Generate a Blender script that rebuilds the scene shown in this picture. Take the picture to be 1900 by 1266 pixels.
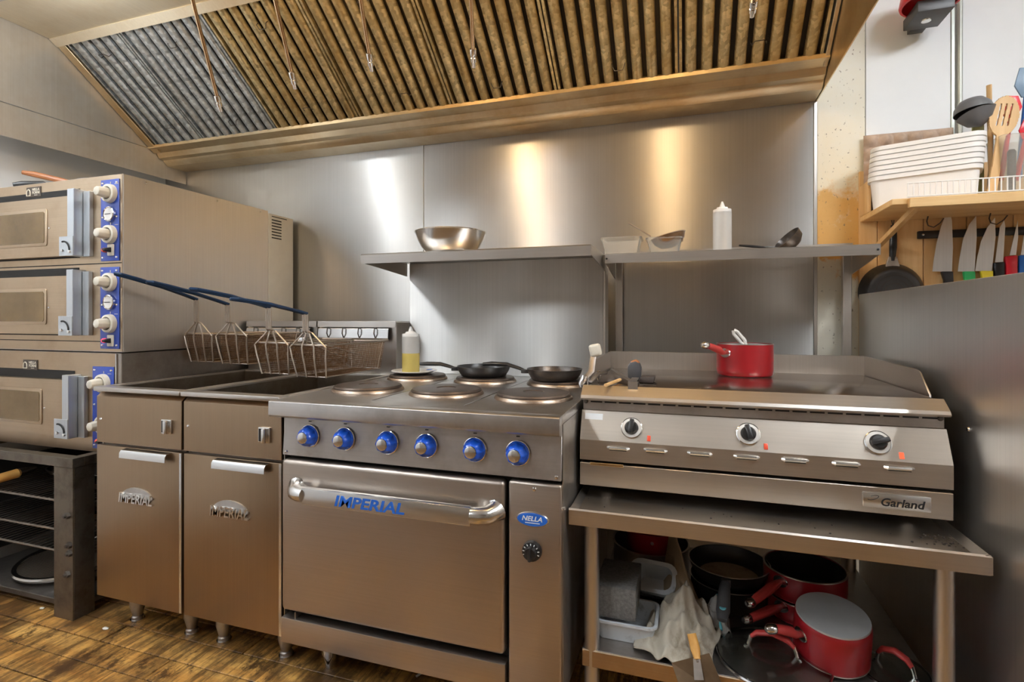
import bpy, bmesh, math, random
from mathutils import Vector, Matrix
random.seed(7)
for o in list(bpy.data.objects): bpy.data.objects.remove(o, do_unlink=True)
scene = bpy.context.scene
COL = scene.collection
PI = math.pi

# ------------------------------------------------------------------ camera
FPX, YAW, CAMH, U0, V0 = 982.0, math.radians(18.05), 1.14, 950.0, 590.0
cam = bpy.data.cameras.new('camera'); cam.sensor_width = 36.0; cam.lens = FPX/1900*36
cam.shift_y = -(633.0-V0)/1900; cam.clip_start = 0.02
camo = bpy.data.objects.new('camera', cam); COL.objects.link(camo)
camo.location = (0, 0, CAMH); camo.rotation_euler = (PI/2, 0, YAW)
scene.camera = camo
# ------------------------------------------------------------------ world, lamps' strength, exposure
w = bpy.data.worlds.new('world'); scene.world = w; w.use_nodes = True
w.node_tree.nodes['Background'].inputs[0].default_value = (0.8, 0.86, 1, 1)
w.node_tree.nodes['Background'].inputs[1].default_value = 0.25
FLUOR = 82.0        # radiance of the ceiling tubes
HOODLAMP = 92.0    # radiance of the warm hood bulbs
WARMBULB = 120.0
vs = scene.view_settings
vs.view_transform = 'Standard'; vs.look = 'None'; vs.gamma = 1.0; vs.use_curve_mapping = False
vs.exposure = 0.0

# ------------------------------------------------------------------ pixel -> point (distance comes from the surface touched)
def ray(u, v):
    s = (u-U0)/FPX; F = (-math.sin(YAW), math.cos(YAW)); R = (math.cos(YAW), math.sin(YAW))
    return Vector((F[0]+R[0]*s, F[1]+R[1]*s, (V0-v)/FPX))
def PY(u, v, y): d = ray(u, v); t = y/d.y; return Vector((d.x*t, y, CAMH+d.z*t))
def PX(u, v, x): d = ray(u, v); t = x/d.x; return Vector((x, d.y*t, CAMH+d.z*t))
def PZ(u, v, z): d = ray(u, v); t = (z-CAMH)/d.z; return Vector((d.x*t, d.y*t, z))

# ------------------------------------------------------------------ mesh builder
class MB:
    def __init__(s): s.v = []; s.f = []
    def add(s, vs_, fs):
        b = len(s.v); s.v += [Vector(p) for p in vs_]; s.f += [tuple(i+b for i in f) for f in fs]; return s
    def box(s, x0, x1, y0, y1, z0, z1):
        return s.add([(x0,y0,z0),(x1,y0,z0),(x1,y1,z0),(x0,y1,z0),(x0,y0,z1),(x1,y0,z1),(x1,y1,z1),(x0,y1,z1)],
                     [(0,3,2,1),(4,5,6,7),(0,1,5,4),(1,2,6,5),(2,3,7,6),(3,0,4,7)])
    def prism(s, poly, ax, lo, hi):
        n = len(poly)
        def P(p, h):
            a, b = p
            return (h,a,b) if ax == 'x' else ((a,h,b) if ax == 'y' else (a,b,h))
        vs_ = [P(p, lo) for p in poly]+[P(p, hi) for p in poly]
        fs = [tuple(range(n))[::-1], tuple(range(n, 2*n))]+[(i, (i+1) % n, n+(i+1) % n, n+i) for i in range(n)]
        return s.add(vs_, fs)
    def sheet(s, prof, ax, lo, hi, th):
        """an open profile given thickness th (offset along its normal) and extruded"""
        n = len(prof); off = []
        for i in range(n):
            a = Vector(prof[max(i-1, 0)]); b = Vector(prof[min(i+1, n-1)]); d = (b-a)
            nn = Vector((-d.y, d.x)); nn = nn.normalized() if nn.length > 0 else nn
            off.append(Vector(prof[i])+nn*th)
        poly = [tuple(p) for p in prof]+[tuple(p) for p in reversed(off)]
        vs_ = []
        for h in (lo, hi):
            for a, b in poly: vs_.append((h,a,b) if ax == 'x' else ((a,h,b) if ax == 'y' else (a,b,h)))
        m = 2*n; fs = []
        for i in range(m): fs.append((i, (i+1) % m, m+(i+1) % m, m+i))
        for i in range(n-1):
            fs.append((i, m-1-i, m-2-i, i+1)); fs.append((m+i, m+i+1, 2*m-2-i, 2*m-1-i))
        return s.add(vs_, fs)
    def lathe(s, prof, o=(0,0,0), ax=(0,0,1), n=24, sx=1, sy=1):
        z = Vector(ax).normalized()
        x = Vector((1,0,0)) if abs(z.x) < 0.9 else Vector((0,0,1))
        x = (x-z*x.dot(z)).normalized(); y = z.cross(x); o = Vector(o)
        vs_ = []; rings = []
        for r, h in prof:
            if r < 1e-6: rings.append([len(vs_)]); vs_.append(o+z*h)
            else:
                ring = []
                for k in range(n):
                    a = 2*PI*k/n; ring.append(len(vs_)); vs_.append(o+z*h+x*(r*sx*math.cos(a))+y*(r*sy*math.sin(a)))
                rings.append(ring)
        fs = []
        for A, B in zip(rings, rings[1:]):
            if len(A) == 1 and len(B) == 1: continue
            for k in range(n):
                k2 = (k+1) % n
                if len(A) == 1: fs.append((A[0], B[k], B[k2]))
                elif len(B) == 1: fs.append((A[k], B[0], A[k2]))
                else: fs.append((A[k], B[k], B[k2], A[k2]))
        return s.add(vs_, fs)
    def cyl(s, p0, p1, r0, r1=None, n=16):
        p0 = Vector(p0); d = Vector(p1)-p0; L = d.length
        r1 = r0 if r1 is None else r1
        return s.lathe([(0,0),(r0,0),(r1,L),(0,L)], p0, d, n)
    def tube(s, pts, r, n=8, closed=False, flat=1.0, up=None):
        pts = [Vector(p) for p in pts]; m = len(pts)
        rs = r if isinstance(r, (list, tuple)) else [r]*m
        T = []
        for i in range(m):
            a = pts[(i-1) % m] if closed else pts[max(i-1, 0)]
            b = pts[(i+1) % m] if closed else pts[min(i+1, m-1)]
            T.append((b-a).normalized())
        N = Vector(up) if up else T[0].orthogonal()
        N = (N-T[0]*N.dot(T[0])).normalized()
        vs_ = []
        for i in range(m):
            N = (N-T[i]*N.dot(T[i]))
            N = N.normalized() if N.length > 1e-6 else T[i].orthogonal().normalized()
            B = T[i].cross(N)
            for k in range(n):
                a = 2*PI*k/n; vs_.append(pts[i]+N*(rs[i]*flat*math.cos(a))+B*(rs[i]*math.sin(a)))
        fs = []
        for i in range(m if closed else m-1):
            j = (i+1) % m
            for k in range(n):
                k2 = (k+1) % n; fs.append((i*n+k, j*n+k, j*n+k2, i*n+k2))
        if not closed:
            fs.append(tuple(range(n))[::-1]); fs.append(tuple((m-1)*n+k for k in range(n)))
        return s.add(vs_, fs)
    def frame(s, x0, x1, y0, y1, w_, z0, z1):
        s.box(x0, x1, y0, y0+w_, z0, z1); s.box(x0, x1, y1-w_, y1, z0, z1)
        s.box(x0, x0+w_, y0+w_, y1-w_, z0, z1); return s.box(x1-w_, x1, y0+w_, y1-w_, z0, z1)
    def xf(s, M): s.v = [M @ p for p in s.v]; return s
    def move(s, d): d = Vector(d); s.v = [p+d for p in s.v]; return s

ORG = {}
def mesh_from(mb, name, bevel=0, seg=2, angle=35, org=(0,0,0), smooth=True):
    me = bpy.data.meshes.new(name); o = Vector(org)
    me.from_pydata([p-o for p in mb.v], [], mb.f)
    bm = bmesh.new(); bm.from_mesh(me)
    bmesh.ops.recalc_face_normals(bm, faces=bm.faces)
    if bevel:
        es = [e for e in bm.edges if len(e.link_faces) == 2 and e.calc_face_angle(0) > math.radians(30)]
        bmesh.ops.bevel(bm, geom=es, offset=bevel, segments=seg, affect='EDGES', profile=0.5, clamp_overlap=True)
    bm.to_mesh(me); bm.free()
    if smooth:
        me.shade_smooth(); me.set_sharp_from_angle(angle=math.radians(angle))
    return me
def tag(o, label=None, cat=None, group=None, kind=None):
    if label: o['label'] = label
    if cat: o['category'] = cat
    if group: o['group'] = group
    if kind: o['kind'] = kind
    return o
def part(name, mb, m, parent=None, bevel=0, seg=2, angle=35, label=None, local=False, kind=None):
    """a mesh object; under a parent its vertices are given in world space (or local=True)"""
    org = (0,0,0) if (parent is None or local) else ORG[parent]
    me = mesh_from(mb, name, bevel, seg, angle, org)
    if m: me.materials.append(M[m])
    o = bpy.data.objects.new(name, me); COL.objects.link(o)
    if parent is not None: o.parent = parent; ORG[o] = org
    return tag(o, label, None, None, kind)
def thing(name, label, cat, loc=(0,0,0), rz=0, group=None):
    o = bpy.data.objects.new(name, None); COL.objects.link(o); o.empty_display_size = 0.05
    o.location = loc; o.rotation_euler = (0,0,rz); ORG[o] = Vector(loc)
    return tag(o, label, cat, group)
def solo(name, mb, m, label, cat, loc, group=None, bevel=0, seg=2, angle=35, local=False, rot=(0,0,0), kind=None):
    me = mesh_from(mb, name, bevel, seg, angle, (0,0,0) if local else loc)
    me.materials.append(M[m]); o = bpy.data.objects.new(name, me); COL.objects.link(o)
    o.location = loc; o.rotation_euler = rot; ORG[o] = Vector(loc)
    return tag(o, label, cat, group, kind)
def struct(name, mb, m, bevel=0):
    me = mesh_from(mb, name, bevel); me.materials.append(M[m]); o = bpy.data.objects.new(name, me); COL.objects.link(o)
    o['kind'] = 'structure'; ORG[o] = Vector((0,0,0)); return o
def copy_tree(o, parent=None):
    c = o.copy(); COL.objects.link(c); c.parent = parent
    ORG[c] = ORG.get(o, Vector((0,0,0)))
    for ch in list(o.children): copy_tree(ch, c)
    return c
def lettering(name, body, m, parent, origin, width, height, right=(1,0,0), up=(0,0,1), depth=0.002, shear=0.0, offset=0.0, spacing=1.0):
    cu = bpy.data.curves.new('t', 'FONT'); cu.body = body; cu.extrude = 0.5; cu.shear = shear; cu.offset = offset
    cu.space_character = spacing; cu.resolution_u = 3; cu.align_x = 'LEFT'
    t = bpy.data.objects.new('t', cu); COL.objects.link(t)
    dg = bpy.context.evaluated_depsgraph_get(); me = bpy.data.meshes.new_from_object(t.evaluated_get(dg))
    bpy.data.objects.remove(t, do_unlink=True)
    xs = [v.co.x for v in me.vertices]; ys = [v.co.y for v in me.vertices]
    x0, x1, y0, y1 = min(xs), max(xs), min(ys), max(ys)
    R = Vector(right).normalized(); Uv = Vector(up).normalized(); N = R.cross(Uv); o = Vector(origin)-ORG[parent]
    for v in me.vertices:
        c = v.co
        v.co = o+R*((c.x-x0)/(x1-x0)-0.5)*width+Uv*((c.y-y0)/(y1-y0)-0.5)*height+N*(c.z*depth)
    me.materials.clear(); me.materials.append(M[m]); me.name = name
    ob = bpy.data.objects.new(name, me); COL.objects.link(ob); ob.parent = parent; ORG[ob] = ORG[parent]
    return ob

# ------------------------------------------------------------------ materials
M = {}
def nt(name):
    m = bpy.data.materials.new(name); m.use_nodes = True; M[name] = m
    n = m.node_tree.nodes; l = m.node_tree.links; return m, n, l, n['Principled BSDF']
def c4(c): return (c[0], c[1], c[2], 1)
def noise(n, l, scale, sc=(1,1,1), detail=3, rough=0.6, coord='Object', rnd=False):
    tc = n.new('ShaderNodeTexCoord'); mp = n.new('ShaderNodeMapping'); mp.inputs['Scale'].default_value = sc
    l.new(tc.outputs[coord], mp.inputs[0])
    if rnd:
        oi = n.new('ShaderNodeObjectInfo'); vm = n.new('ShaderNodeVectorMath'); vm.operation = 'SCALE'
        cb = n.new('ShaderNodeCombineXYZ')
        for k in range(3): l.new(oi.outputs['Random'], cb.inputs[k])
        vm.inputs['Scale'].default_value = 37.0
        l.new(cb.outputs[0], vm.inputs[0]); l.new(vm.outputs[0], mp.inputs['Location'])
    t = n.new('ShaderNodeTexNoise'); t.inputs['Scale'].default_value = scale
    t.inputs['Detail'].default_value = detail; t.inputs['Roughness'].default_value = rough
    l.new(mp.outputs[0], t.inputs['Vector']); return t
def ramp(n, l, src, stops):
    r = n.new('ShaderNodeValToRGB'); e = r.color_ramp.elements
    while len(e) < len(stops): e.new(0.5)
    for k, (p, c) in enumerate(stops): e[k].position = p; e[k].color = c4(c) if len(c) == 3 else c
    l.new(src, r.inputs[0]); return r
def mrange(n, l, src, a, b, lo, hi):
    r = n.new('ShaderNodeMapRange'); l.new(src, r.inputs[0])
    for k, x in zip((1,2,3,4), (a,b,lo,hi)): r.inputs[k].default_value = x
    return r
def bump(n, l, src, p, strength=0.1, dist=0.01):
    b = n.new('ShaderNodeBump'); b.inputs['Strength'].default_value = strength; b.inputs['Distance'].default_value = dist
    l.new(src, b.inputs['Height']); l.new(b.outputs[0], p.inputs['Normal']); return b
def mixc(n, l, fac, a, b, mode='MIX'):
    x = n.new('ShaderNodeMix'); x.data_type = 'RGBA'; x.blend_type = mode
    if hasattr(fac, 'is_linked'): l.new(fac, x.inputs[0])
    else: x.inputs[0].default_value = fac
    for k, c in ((6, a), (7, b)):
        if hasattr(c, 'is_linked'): l.new(c, x.inputs[k])
        else: x.inputs[k].default_value = c4(c)
    return x
def steel(name, col=(0.60,0.59,0.57), rough=0.30, streak=(3,90,90), aniso=0.0, rot=0.0, grime=None, gscale=4.0, gamt=0.5, bmp=0.05, metal=1.0, rvar=0.10):
    m, n, l, p = nt(name)
    p.inputs['Metallic'].default_value = metal
    t = noise(n, l, 1.0, tuple(q*3 if q > 15 else q for q in streak), 2, 0.5)
    sm = noise(n, l, 3.5, (1,1,1), 4, 0.6)
    ad = n.new('ShaderNodeMath'); ad.operation = 'ADD'
    r1 = mrange(n, l, t.outputs[0], 0.3, 0.7, rough-rvar*0.18, rough+rvar*0.18)
    r2 = mrange(n, l, sm.outputs[0], 0.3, 0.7, -rvar*0.45, rvar*0.45)
    l.new(r1.outputs[0], ad.inputs[0]); l.new(r2.outputs[0], ad.inputs[1]); l.new(ad.outputs[0], p.inputs['Roughness'])
    cr = ramp(n, l, sm.outputs[0], [(0.3, tuple(c*0.97 for c in col)), (0.7, tuple(min(c*1.03, 1) for c in col))])
    fs = mrange(n, l, t.outputs[0], 0.3, 0.7, 0.965, 1.035)
    hv = n.new('ShaderNodeHueSaturation'); l.new(cr.outputs[0], hv.inputs['Color']); l.new(fs.outputs[0], hv.inputs['Value'])
    out = hv.outputs[0]
    if grime:
        g = noise(n, l, gscale, (1,1,1), 5, 0.7)
        gr = mrange(n, l, g.outputs[0], 0.45, 0.72, 0.0, gamt)
        out = mixc(n, l, gr.outputs[0], out, grime).outputs[2]
    l.new(out, p.inputs['Base Color'])
    if bmp > 0.06: bump(n, l, t.outputs[0], p, bmp, 0.001)
    if aniso:
        p.inputs['Anisotropic'].default_value = aniso; p.inputs['Anisotropic Rotation'].default_value = rot
        tg = n.new('ShaderNodeTangent'); tg.direction_type = 'RADIAL'; tg.axis = 'Z'; l.new(tg.outputs[0], p.inputs['Tangent'])
    return m
def plain(name, col, rough=0.5, metal=0.0, var=0.12, scale=14.0, bmp=0.0, trans=0.0, ior=1.45, coat=0.0, spec=0.5, sc=(1,1,1), detail=4):
    m, n, l, p = nt(name)
    p.inputs['Metallic'].default_value = metal; p.inputs['Roughness'].default_value = rough
    p.inputs['Transmission Weight'].default_value = trans; p.inputs['IOR'].default_value = ior
    p.inputs['Coat Weight'].default_value = coat; p.inputs['Specular IOR Level'].default_value = spec
    t = noise(n, l, scale, sc, detail, 0.65)
    r = ramp(n, l, t.outputs[0], [(0.3, tuple(c*(1-var) for c in col)), (0.7, tuple(min(1, c*(1+var)) for c in col))])
    l.new(r.outputs[0], p.inputs['Base Color'])
    if bmp: bump(n, l, t.outputs[0], p, bmp, 0.004)
    return m
def glow(name, col, strength):
    m, n, l, p = nt(name); p.inputs['Base Color'].default_value = c4(col)
    p.inputs['Emission Color'].default_value = c4(col); p.inputs['Emission Strength'].default_value = strength; return m
def stained(name, base, stains, rough=0.5, metal=0.0, bmp=0.0, coord='Object'):
    """base colour with several stain layers: (colour, scale, stretch, low, high, amount)"""
    m, n, l, p = nt(name); p.inputs['Metallic'].default_value = metal; p.inputs['Roughness'].default_value = rough
    out = None
    b = noise(n, l, 8, (1,1,1), 4); r = ramp(n, l, b.outputs[0], [(0.3, tuple(c*0.93 for c in base)), (0.7, tuple(min(1, c*1.05) for c in base))])
    out = r.outputs[0]
    for col, sc, st, lo, hi, am in stains:
        t = noise(n, l, sc, st, 5, 0.7, coord); g = mrange(n, l, t.outputs[0], lo, hi, 0, am)
        out = mixc(n, l, g.outputs[0], out, col).outputs[2]
    l.new(out, p.inputs['Base Color'])
    if bmp: bump(n, l, b.outputs[0], p, bmp, 0.004)
    return m

steel('steel_wall', (0.63,0.62,0.60), 0.385, (70,70,1.2), aniso=0.96, rot=0.25, rvar=0.07)
steel('steel', (0.60,0.565,0.525), 0.34, (2,110,110), rvar=0.05)
steel('steel_v', (0.60,0.565,0.525), 0.34, (90,90,1.5), rvar=0.05)
steel('steel_side', (0.71,0.69,0.67), 0.37, (60,60,2), rvar=0.06)
steel('steel_dull', (0.50,0.475,0.45), 0.42, (3,60,60), grime=(0.20,0.14,0.09), gamt=0.5, rvar=0.06)
steel('steel_bright', (0.74,0.74,0.73), 0.2, (4,100,100), rvar=0.03)
steel('steel_top', (0.56,0.54,0.52), 0.35, (3,70,70), grime=(0.16,0.12,0.09), gscale=5, gamt=0.35, rvar=0.06)
steel('steel_greasy', (0.72,0.60,0.41), 0.36, (2,60,60), grime=(0.46,0.26,0.07), gscale=3.0, gamt=0.6, rvar=0.06)
steel('steel_cream', (0.80,0.71,0.54), 0.40, (60,2,60), grime=(0.55,0.36,0.14), gscale=2.5, gamt=0.4, metal=0.35)
steel('steel_hood', (0.66,0.64,0.60), 0.38, (50,50,2), grime=(0.45,0.33,0.18), gscale=2.2, gamt=0.40, metal=0.7, rvar=0.06)
steel('steel_face', (0.56,0.505,0.44), 0.40, (2,90,90), rvar=0.06)
steel('steel_fryer_darkened', (0.345,0.25,0.165), 0.36, (90,90,2), rvar=0.06)  # fryer fronts: dim brown floor reflection put into the steel colour
steel('steel_door', (0.47,0.41,0.355), 0.385, (2,90,90), rvar=0.09)
steel('steel_warm', (0.50,0.39,0.275), 0.35, (2,90,90), grime=(0.30,0.19,0.10), gscale=4, gamt=0.35, rvar=0.05)
steel('griddle_plate', (0.52,0.45,0.39), 0.21, (3,60,60), grime=(0.16,0.10,0.07), gscale=3, gamt=0.5, rvar=0.03)
steel('zinc', (0.62,0.66,0.70), 0.4, (60,60,3), rvar=0.05)
steel('tank', (0.36,0.31,0.25), 0.34, (3,60,60), grime=(0.10,0.06,0.03), gamt=0.6, rvar=0.05)
steel('chrome', (0.80,0.80,0.80), 0.10, (30,30,30), bmp=0, rvar=0.04)
steel('rack_wire', (0.34,0.30,0.26), 0.4, (20,20,3), bmp=0, rvar=0.05)
steel('iron', (0.13,0.115,0.10), 0.45, (20,20,3), grime=(0.05,0.04,0.03), gscale=9, gamt=0.8, bmp=0.1, metal=0.7, rvar=0.08)
steel('stand_steel', (0.17,0.145,0.115), 0.44, (60,60,4), grime=(0.06,0.045,0.03), gscale=8, gamt=0.85, metal=0.85, rvar=0.08)
steel('brass', (0.75,0.60,0.38), 0.2, (20,20,4), bmp=0, rvar=0.03)
steel('copper_pipe', (0.60,0.43,0.27), 0.2, (20,20,4), bmp=0, rvar=0.03)
steel('wire', (0.60,0.53,0.46), 0.36, (40,40,40), bmp=0, rvar=0.04)
steel('mesh_wire', (0.26,0.16,0.09), 0.44, (40,40,40), bmp=0, grime=(0.16,0.08,0.03), gscale=12, gamt=0.8, rvar=0.04)
steel('knife', (0.86,0.88,0.91), 0.36, (60,60,3), bmp=0.01, rvar=0.03)
steel('blade_dark', (0.22,0.15,0.09), 0.4, (30,3,30), grime=(0.08,0.05,0.03), gamt=0.8, rvar=0.06)
def filt(name, col, grease, lo, hi, am):
    m, n, l, p = nt(name); p.inputs['Metallic'].default_value = 0.75; p.inputs['Roughness'].default_value = 0.42
    tc = n.new('ShaderNodeTexCoord'); vo = n.new('ShaderNodeTexVoronoi'); vo.inputs['Scale'].default_value = 75
    l.new(tc.outputs['Object'], vo.inputs['Vector'])
    r = ramp(n, l, vo.outputs['Color'], [(0.15, tuple(c*0.70 for c in col)), (0.85, tuple(min(1, c*1.35) for c in col))])
    g = noise(n, l, 3.2, (1,1,1), 5, 0.7, rnd=True); gm = mrange(n, l, g.outputs[0], lo, hi, 0, am)
    g2 = noise(n, l, 40, (1,0.12,0.12), 4, 0.7, rnd=True); gm2 = mrange(n, l, g2.outputs[0], 0.52, 0.75, 0, am*0.8)
    x = mixc(n, l, gm.outputs[0], r.outputs[0], grease); x2 = mixc(n, l, gm2.outputs[0], x.outputs[2], tuple(c*0.45 for c in grease))
    l.new(x2.outputs[2], p.inputs['Base Color']); bump(n, l, vo.outputs['Distance'], p, 0.08, 0.003)
filt('filter_clean', (0.48,0.51,0.52), (0.30,0.25,0.16), 0.5, 0.75, 0.5)
filt('filter_greasy', (0.60,0.50,0.29), (0.40,0.26,0.08), 0.40, 0.68, 0.7)
plain('filter_dark', (0.035,0.024,0.012), 0.6)
plain('black_gap', (0.012,0.011,0.010), 0.7)
plain('black_steel', (0.05,0.048,0.045), 0.35, 0.6)
plain('white_wall', (0.84,0.86,0.88), 0.45, var=0.03, scale=3)
plain('ceiling_white', (0.80,0.80,0.78), 0.7, var=0.03)
plain('room_wall', (0.32,0.27,0.22), 0.6, var=0.06, scale=2)
stained('yellowed', (0.80,0.77,0.66), [((0.72,0.52,0.22),2.2,(1,1,1),0.42,0.68,0.75), ((0.20,0.15,0.10),26,(1,1,1),0.64,0.72,0.75), ((0.55,0.45,0.30),9,(3,3,0.6),0.55,0.75,0.5)], 0.5)
def wall_board_mat():
    m, n, l, p = nt('wall_board'); p.inputs['Roughness'].default_value = 0.5
    g = n.new('ShaderNodeNewGeometry'); sx = n.new('ShaderNodeSeparateXYZ'); l.new(g.outputs['Position'], sx.inputs[0])
    t = noise(n, l, 7, (1,1,1), 5, 0.7); q = mrange(n, l, t.outputs[0], 0.3, 0.7, -0.13, 0.13)
    ad = n.new('ShaderNodeMath'); ad.operation = 'ADD'; l.new(sx.outputs[2], ad.inputs[0]); l.new(q.outputs[0], ad.inputs[1])
    z = mrange(n, l, ad.outputs[0], 1.0, 2.2, 0, 1)
    r = ramp(n, l, z.outputs[0], [(0.0,(0.62,0.58,0.48)), (0.27,(0.70,0.64,0.50)), (0.31,(0.66,0.36,0.09)), (0.48,(0.70,0.42,0.13)), (0.56,(0.78,0.70,0.52)), (1.0,(0.78,0.77,0.70))])
    sp = noise(n, l, 75, (1,1,0.7), 3, 0.6); k = mrange(n, l, sp.outputs[0], 0.64, 0.70, 0, 0.8)
    x = mixc(n, l, k.outputs[0], r.outputs[0], (0.16,0.12,0.08)); l.new(x.outputs[2], p.inputs['Base Color'])
wall_board_mat()
stained('amber_wood', (0.72,0.42,0.12), [((0.80,0.66,0.42),3,(1,1,1),0.52,0.7,0.5), ((0.25,0.13,0.05),24,(1,1,1),0.66,0.74,0.6)], 0.45)
def wood(name, c1, c2, axis='z', rough=0.45, ring=9.0, dirt=None):
    m, n, l, p = nt(name); p.inputs['Roughness'].default_value = rough
    sc = {'z': (14,14,1.1), 'x': (1.1,14,14), 'y': (14,1.1,14)}[axis]
    t = noise(n, l, 1.6, sc, 6, 0.65, rnd=True)
    r = ramp(n, l, t.outputs[0], [(0.30, c1), (0.52, tuple((a+b)/2 for a, b in zip(c1, c2))), (0.72, c2)])
    out = r.outputs[0]
    if dirt:
        g = n.new('ShaderNodeNewGeometry')
        def layer(scl, lo, hi, am, det, ro):
            t_ = n.new('ShaderNodeTexNoise'); mp = n.new('ShaderNodeMapping'); mp.inputs['Scale'].default_value = scl
            l.new(g.outputs['Position'], mp.inputs[0]); l.new(mp.outputs[0], t_.inputs['Vector'])
            t_.inputs['Scale'].default_value = 1.0; t_.inputs['Detail'].default_value = det; t_.inputs['Roughness'].default_value = ro
            return mrange(n, l, t_.outputs[0], lo, hi, 0, am)
        for scl, lo, hi, am, det, ro in (((4.0,2.6,1), 0.43, 0.58, 0.88, 8, 0.72), ((42.0,3.5,1), 0.46, 0.56, 0.72, 8, 0.75), ((9.0,6.0,1), 0.53, 0.59, 0.88, 10, 0.8)):
            q = layer(scl, lo, hi, am, det, ro); out = mixc(n, l, q.outputs[0], out, dirt).outputs[2]
    oi = n.new('ShaderNodeObjectInfo'); br = mrange(n, l, oi.outputs['Random'], 0, 1, 0.82, 1.12)
    hs = n.new('ShaderNodeHueSaturation'); l.new(out, hs.inputs['Color']); l.new(br.outputs[0], hs.inputs['Value'])
    l.new(hs.outputs[0], p.inputs['Base Color']); bump(n, l, t.outputs[0], p, 0.08, 0.003)
wood('floor_wood', (0.50,0.22,0.045), (0.84,0.50,0.15), 'x', 0.36, dirt=(0.060,0.027,0.010))
plain('floor_gap', (0.03,0.015,0.008), 0.7)
wood('floor_rear_darkened', (0.10,0.045,0.012), (0.20,0.105,0.035), 'x', 0.45)  # darker copy of the floor wood, keeps reflections in the steel dim
wood('pine', (0.62,0.36,0.14), (0.80,0.55,0.27), 'z', 0.45)
wood('pine_x', (0.60,0.36,0.14), (0.78,0.56,0.28), 'x', 0.45)
wood('spoon_wood', (0.58,0.34,0.13), (0.76,0.50,0.24), 'z', 0.5)
wood('handle_wood', (0.36,0.12,0.04), (0.56,0.24,0.09), 'x', 0.35)
wood('orange_wood', (0.55,0.26,0.05), (0.75,0.42,0.12), 'y', 0.4)
plain('blue_panel', (0.02,0.055,0.33), 0.35, var=0.08, coat=0.3)
plain('blue_knob', (0.012,0.10,0.62), 0.30, var=0.06, coat=0.4)
plain('blue_print', (0.02,0.13,0.55), 0.4, var=0.05)
plain('blue_grip', (0.010,0.035,0.09), 0.40, var=0.1)
plain('cream_plastic', (0.70,0.66,0.56), 0.35, var=0.06)
plain('knob_ring', (0.20,0.185,0.165), 0.5)
plain('white_plastic', (0.80,0.80,0.78), 0.35, var=0.03)
plain('tub_white', (0.86,0.85,0.83), 0.32, var=0.02, spec=0.5)
plain('milky', (0.86,0.85,0.80), 0.35, var=0.03, trans=0.45)
plain('clear_plastic', (0.92,0.90,0.85), 0.18, var=0.02, trans=0.85, ior=1.2)
plain('oil', (0.80,0.66,0.20), 0.2, var=0.03, trans=0.35)
plain('sauce_bottle', (0.80,0.80,0.78), 0.35, var=0.02, trans=0.5)
plain('porcelain', (0.82,0.80,0.76), 0.2, var=0.03)
plain('black_plastic', (0.018,0.017,0.017), 0.35, var=0.2)
plain('black_pan', (0.022,0.020,0.019), 0.32, 0.2, var=0.3, scale=9)
stained('worn_pan', (0.055,0.045,0.038), [((0.26,0.17,0.10),5,(1,1,1),0.52,0.72,0.7), ((0.015,0.013,0.012),9,(1,1,1),0.5,0.7,0.8)], 0.33, 0.5)
stained('scorched_pan', (0.045,0.043,0.042), [((0.50,0.44,0.36),7,(1,1,1),0.62,0.72,0.6), ((0.012,0.011,0.010),9,(1,1,1),0.5,0.7,0.7)], 0.34, 0.3)
stained('food_crust', (0.34,0.27,0.19), [((0.10,0.06,0.035),8,(1,1,1),0.5,0.7,0.8)], 0.55)
stained('hotplate', (0.10,0.075,0.06), [((0.22,0.16,0.12),5,(1,1,1),0.50,0.72,0.6), ((0.06,0.04,0.03),7,(1,1,1),0.5,0.72,0.7)], 0.42, 0.65)
steel('plate_ring', (0.42,0.34,0.27), 0.38, (30,30,30), grime=(0.22,0.12,0.06), gscale=14, gamt=0.7, bmp=0, rvar=0.05)
stained('red_enamel', (0.27,0.008,0.012), [((0.13,0.02,0.02),22,(1,1,1),0.58,0.72,0.6)], 0.28)
plain('red_grip', (0.42,0.04,0.035), 0.42, var=0.08)
plain('red_plastic', (0.66,0.015,0.03), 0.30, var=0.05, coat=0.2)
plain('red_lamp', (0.80,0.10,0.05), 0.3, var=0.03)
glow('indicator', (0.95,0.12,0.05), 0.9)
glow('indicator_red', (0.95,0.05,0.10), 0.8)
plain('lid_glass', (0.90,0.94,0.92), 0.03, var=0.01, trans=1.0, ior=1.45)
plain('oven_glass', (0.16,0.10,0.04), 0.12, var=0.25, scale=6, spec=0.6)
plain('foam', (0.17,0.17,0.165), 0.85, var=0.35, scale=120, bmp=0.4)
stained('cloth', (0.50,0.455,0.37), [((0.24,0.17,0.10),11,(1,1,1),0.48,0.66,0.75), ((0.10,0.08,0.06),14,(1,1,1),0.62,0.74,0.5)], 0.9, bmp=0.3)
stained('grey_cloth', (0.34,0.33,0.31), [((0.16,0.13,0.10),9,(1,1,1),0.5,0.72,0.7)], 0.9, bmp=0.3)
stained('brown_cloth', (0.36,0.27,0.17), [((0.16,0.10,0.05),7,(1,1,1),0.5,0.72,0.7)], 0.9, bmp=0.3)
stained('tub_dirty', (0.62,0.66,0.70), [((0.20,0.20,0.20),12,(1,1,1),0.58,0.72,0.7)], 0.4)
plain('pulp', (0.46,0.34,0.26), 0.9, var=0.15, scale=30, bmp=0.3)
plain('teal', (0.14,0.50,0.58), 0.4, var=0.06)
plain('green_plastic', (0.03,0.42,0.12), 0.4, var=0.05)
plain('yellow_plastic', (0.80,0.66,0.04), 0.4, var=0.05)
plain('blue_plastic', (0.03,0.17,0.55), 0.4, var=0.05)
plain('grey_blue', (0.22,0.32,0.44), 0.35, var=0.05)
plain('olive', (0.42,0.44,0.20), 0.6, var=0.1)
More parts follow.
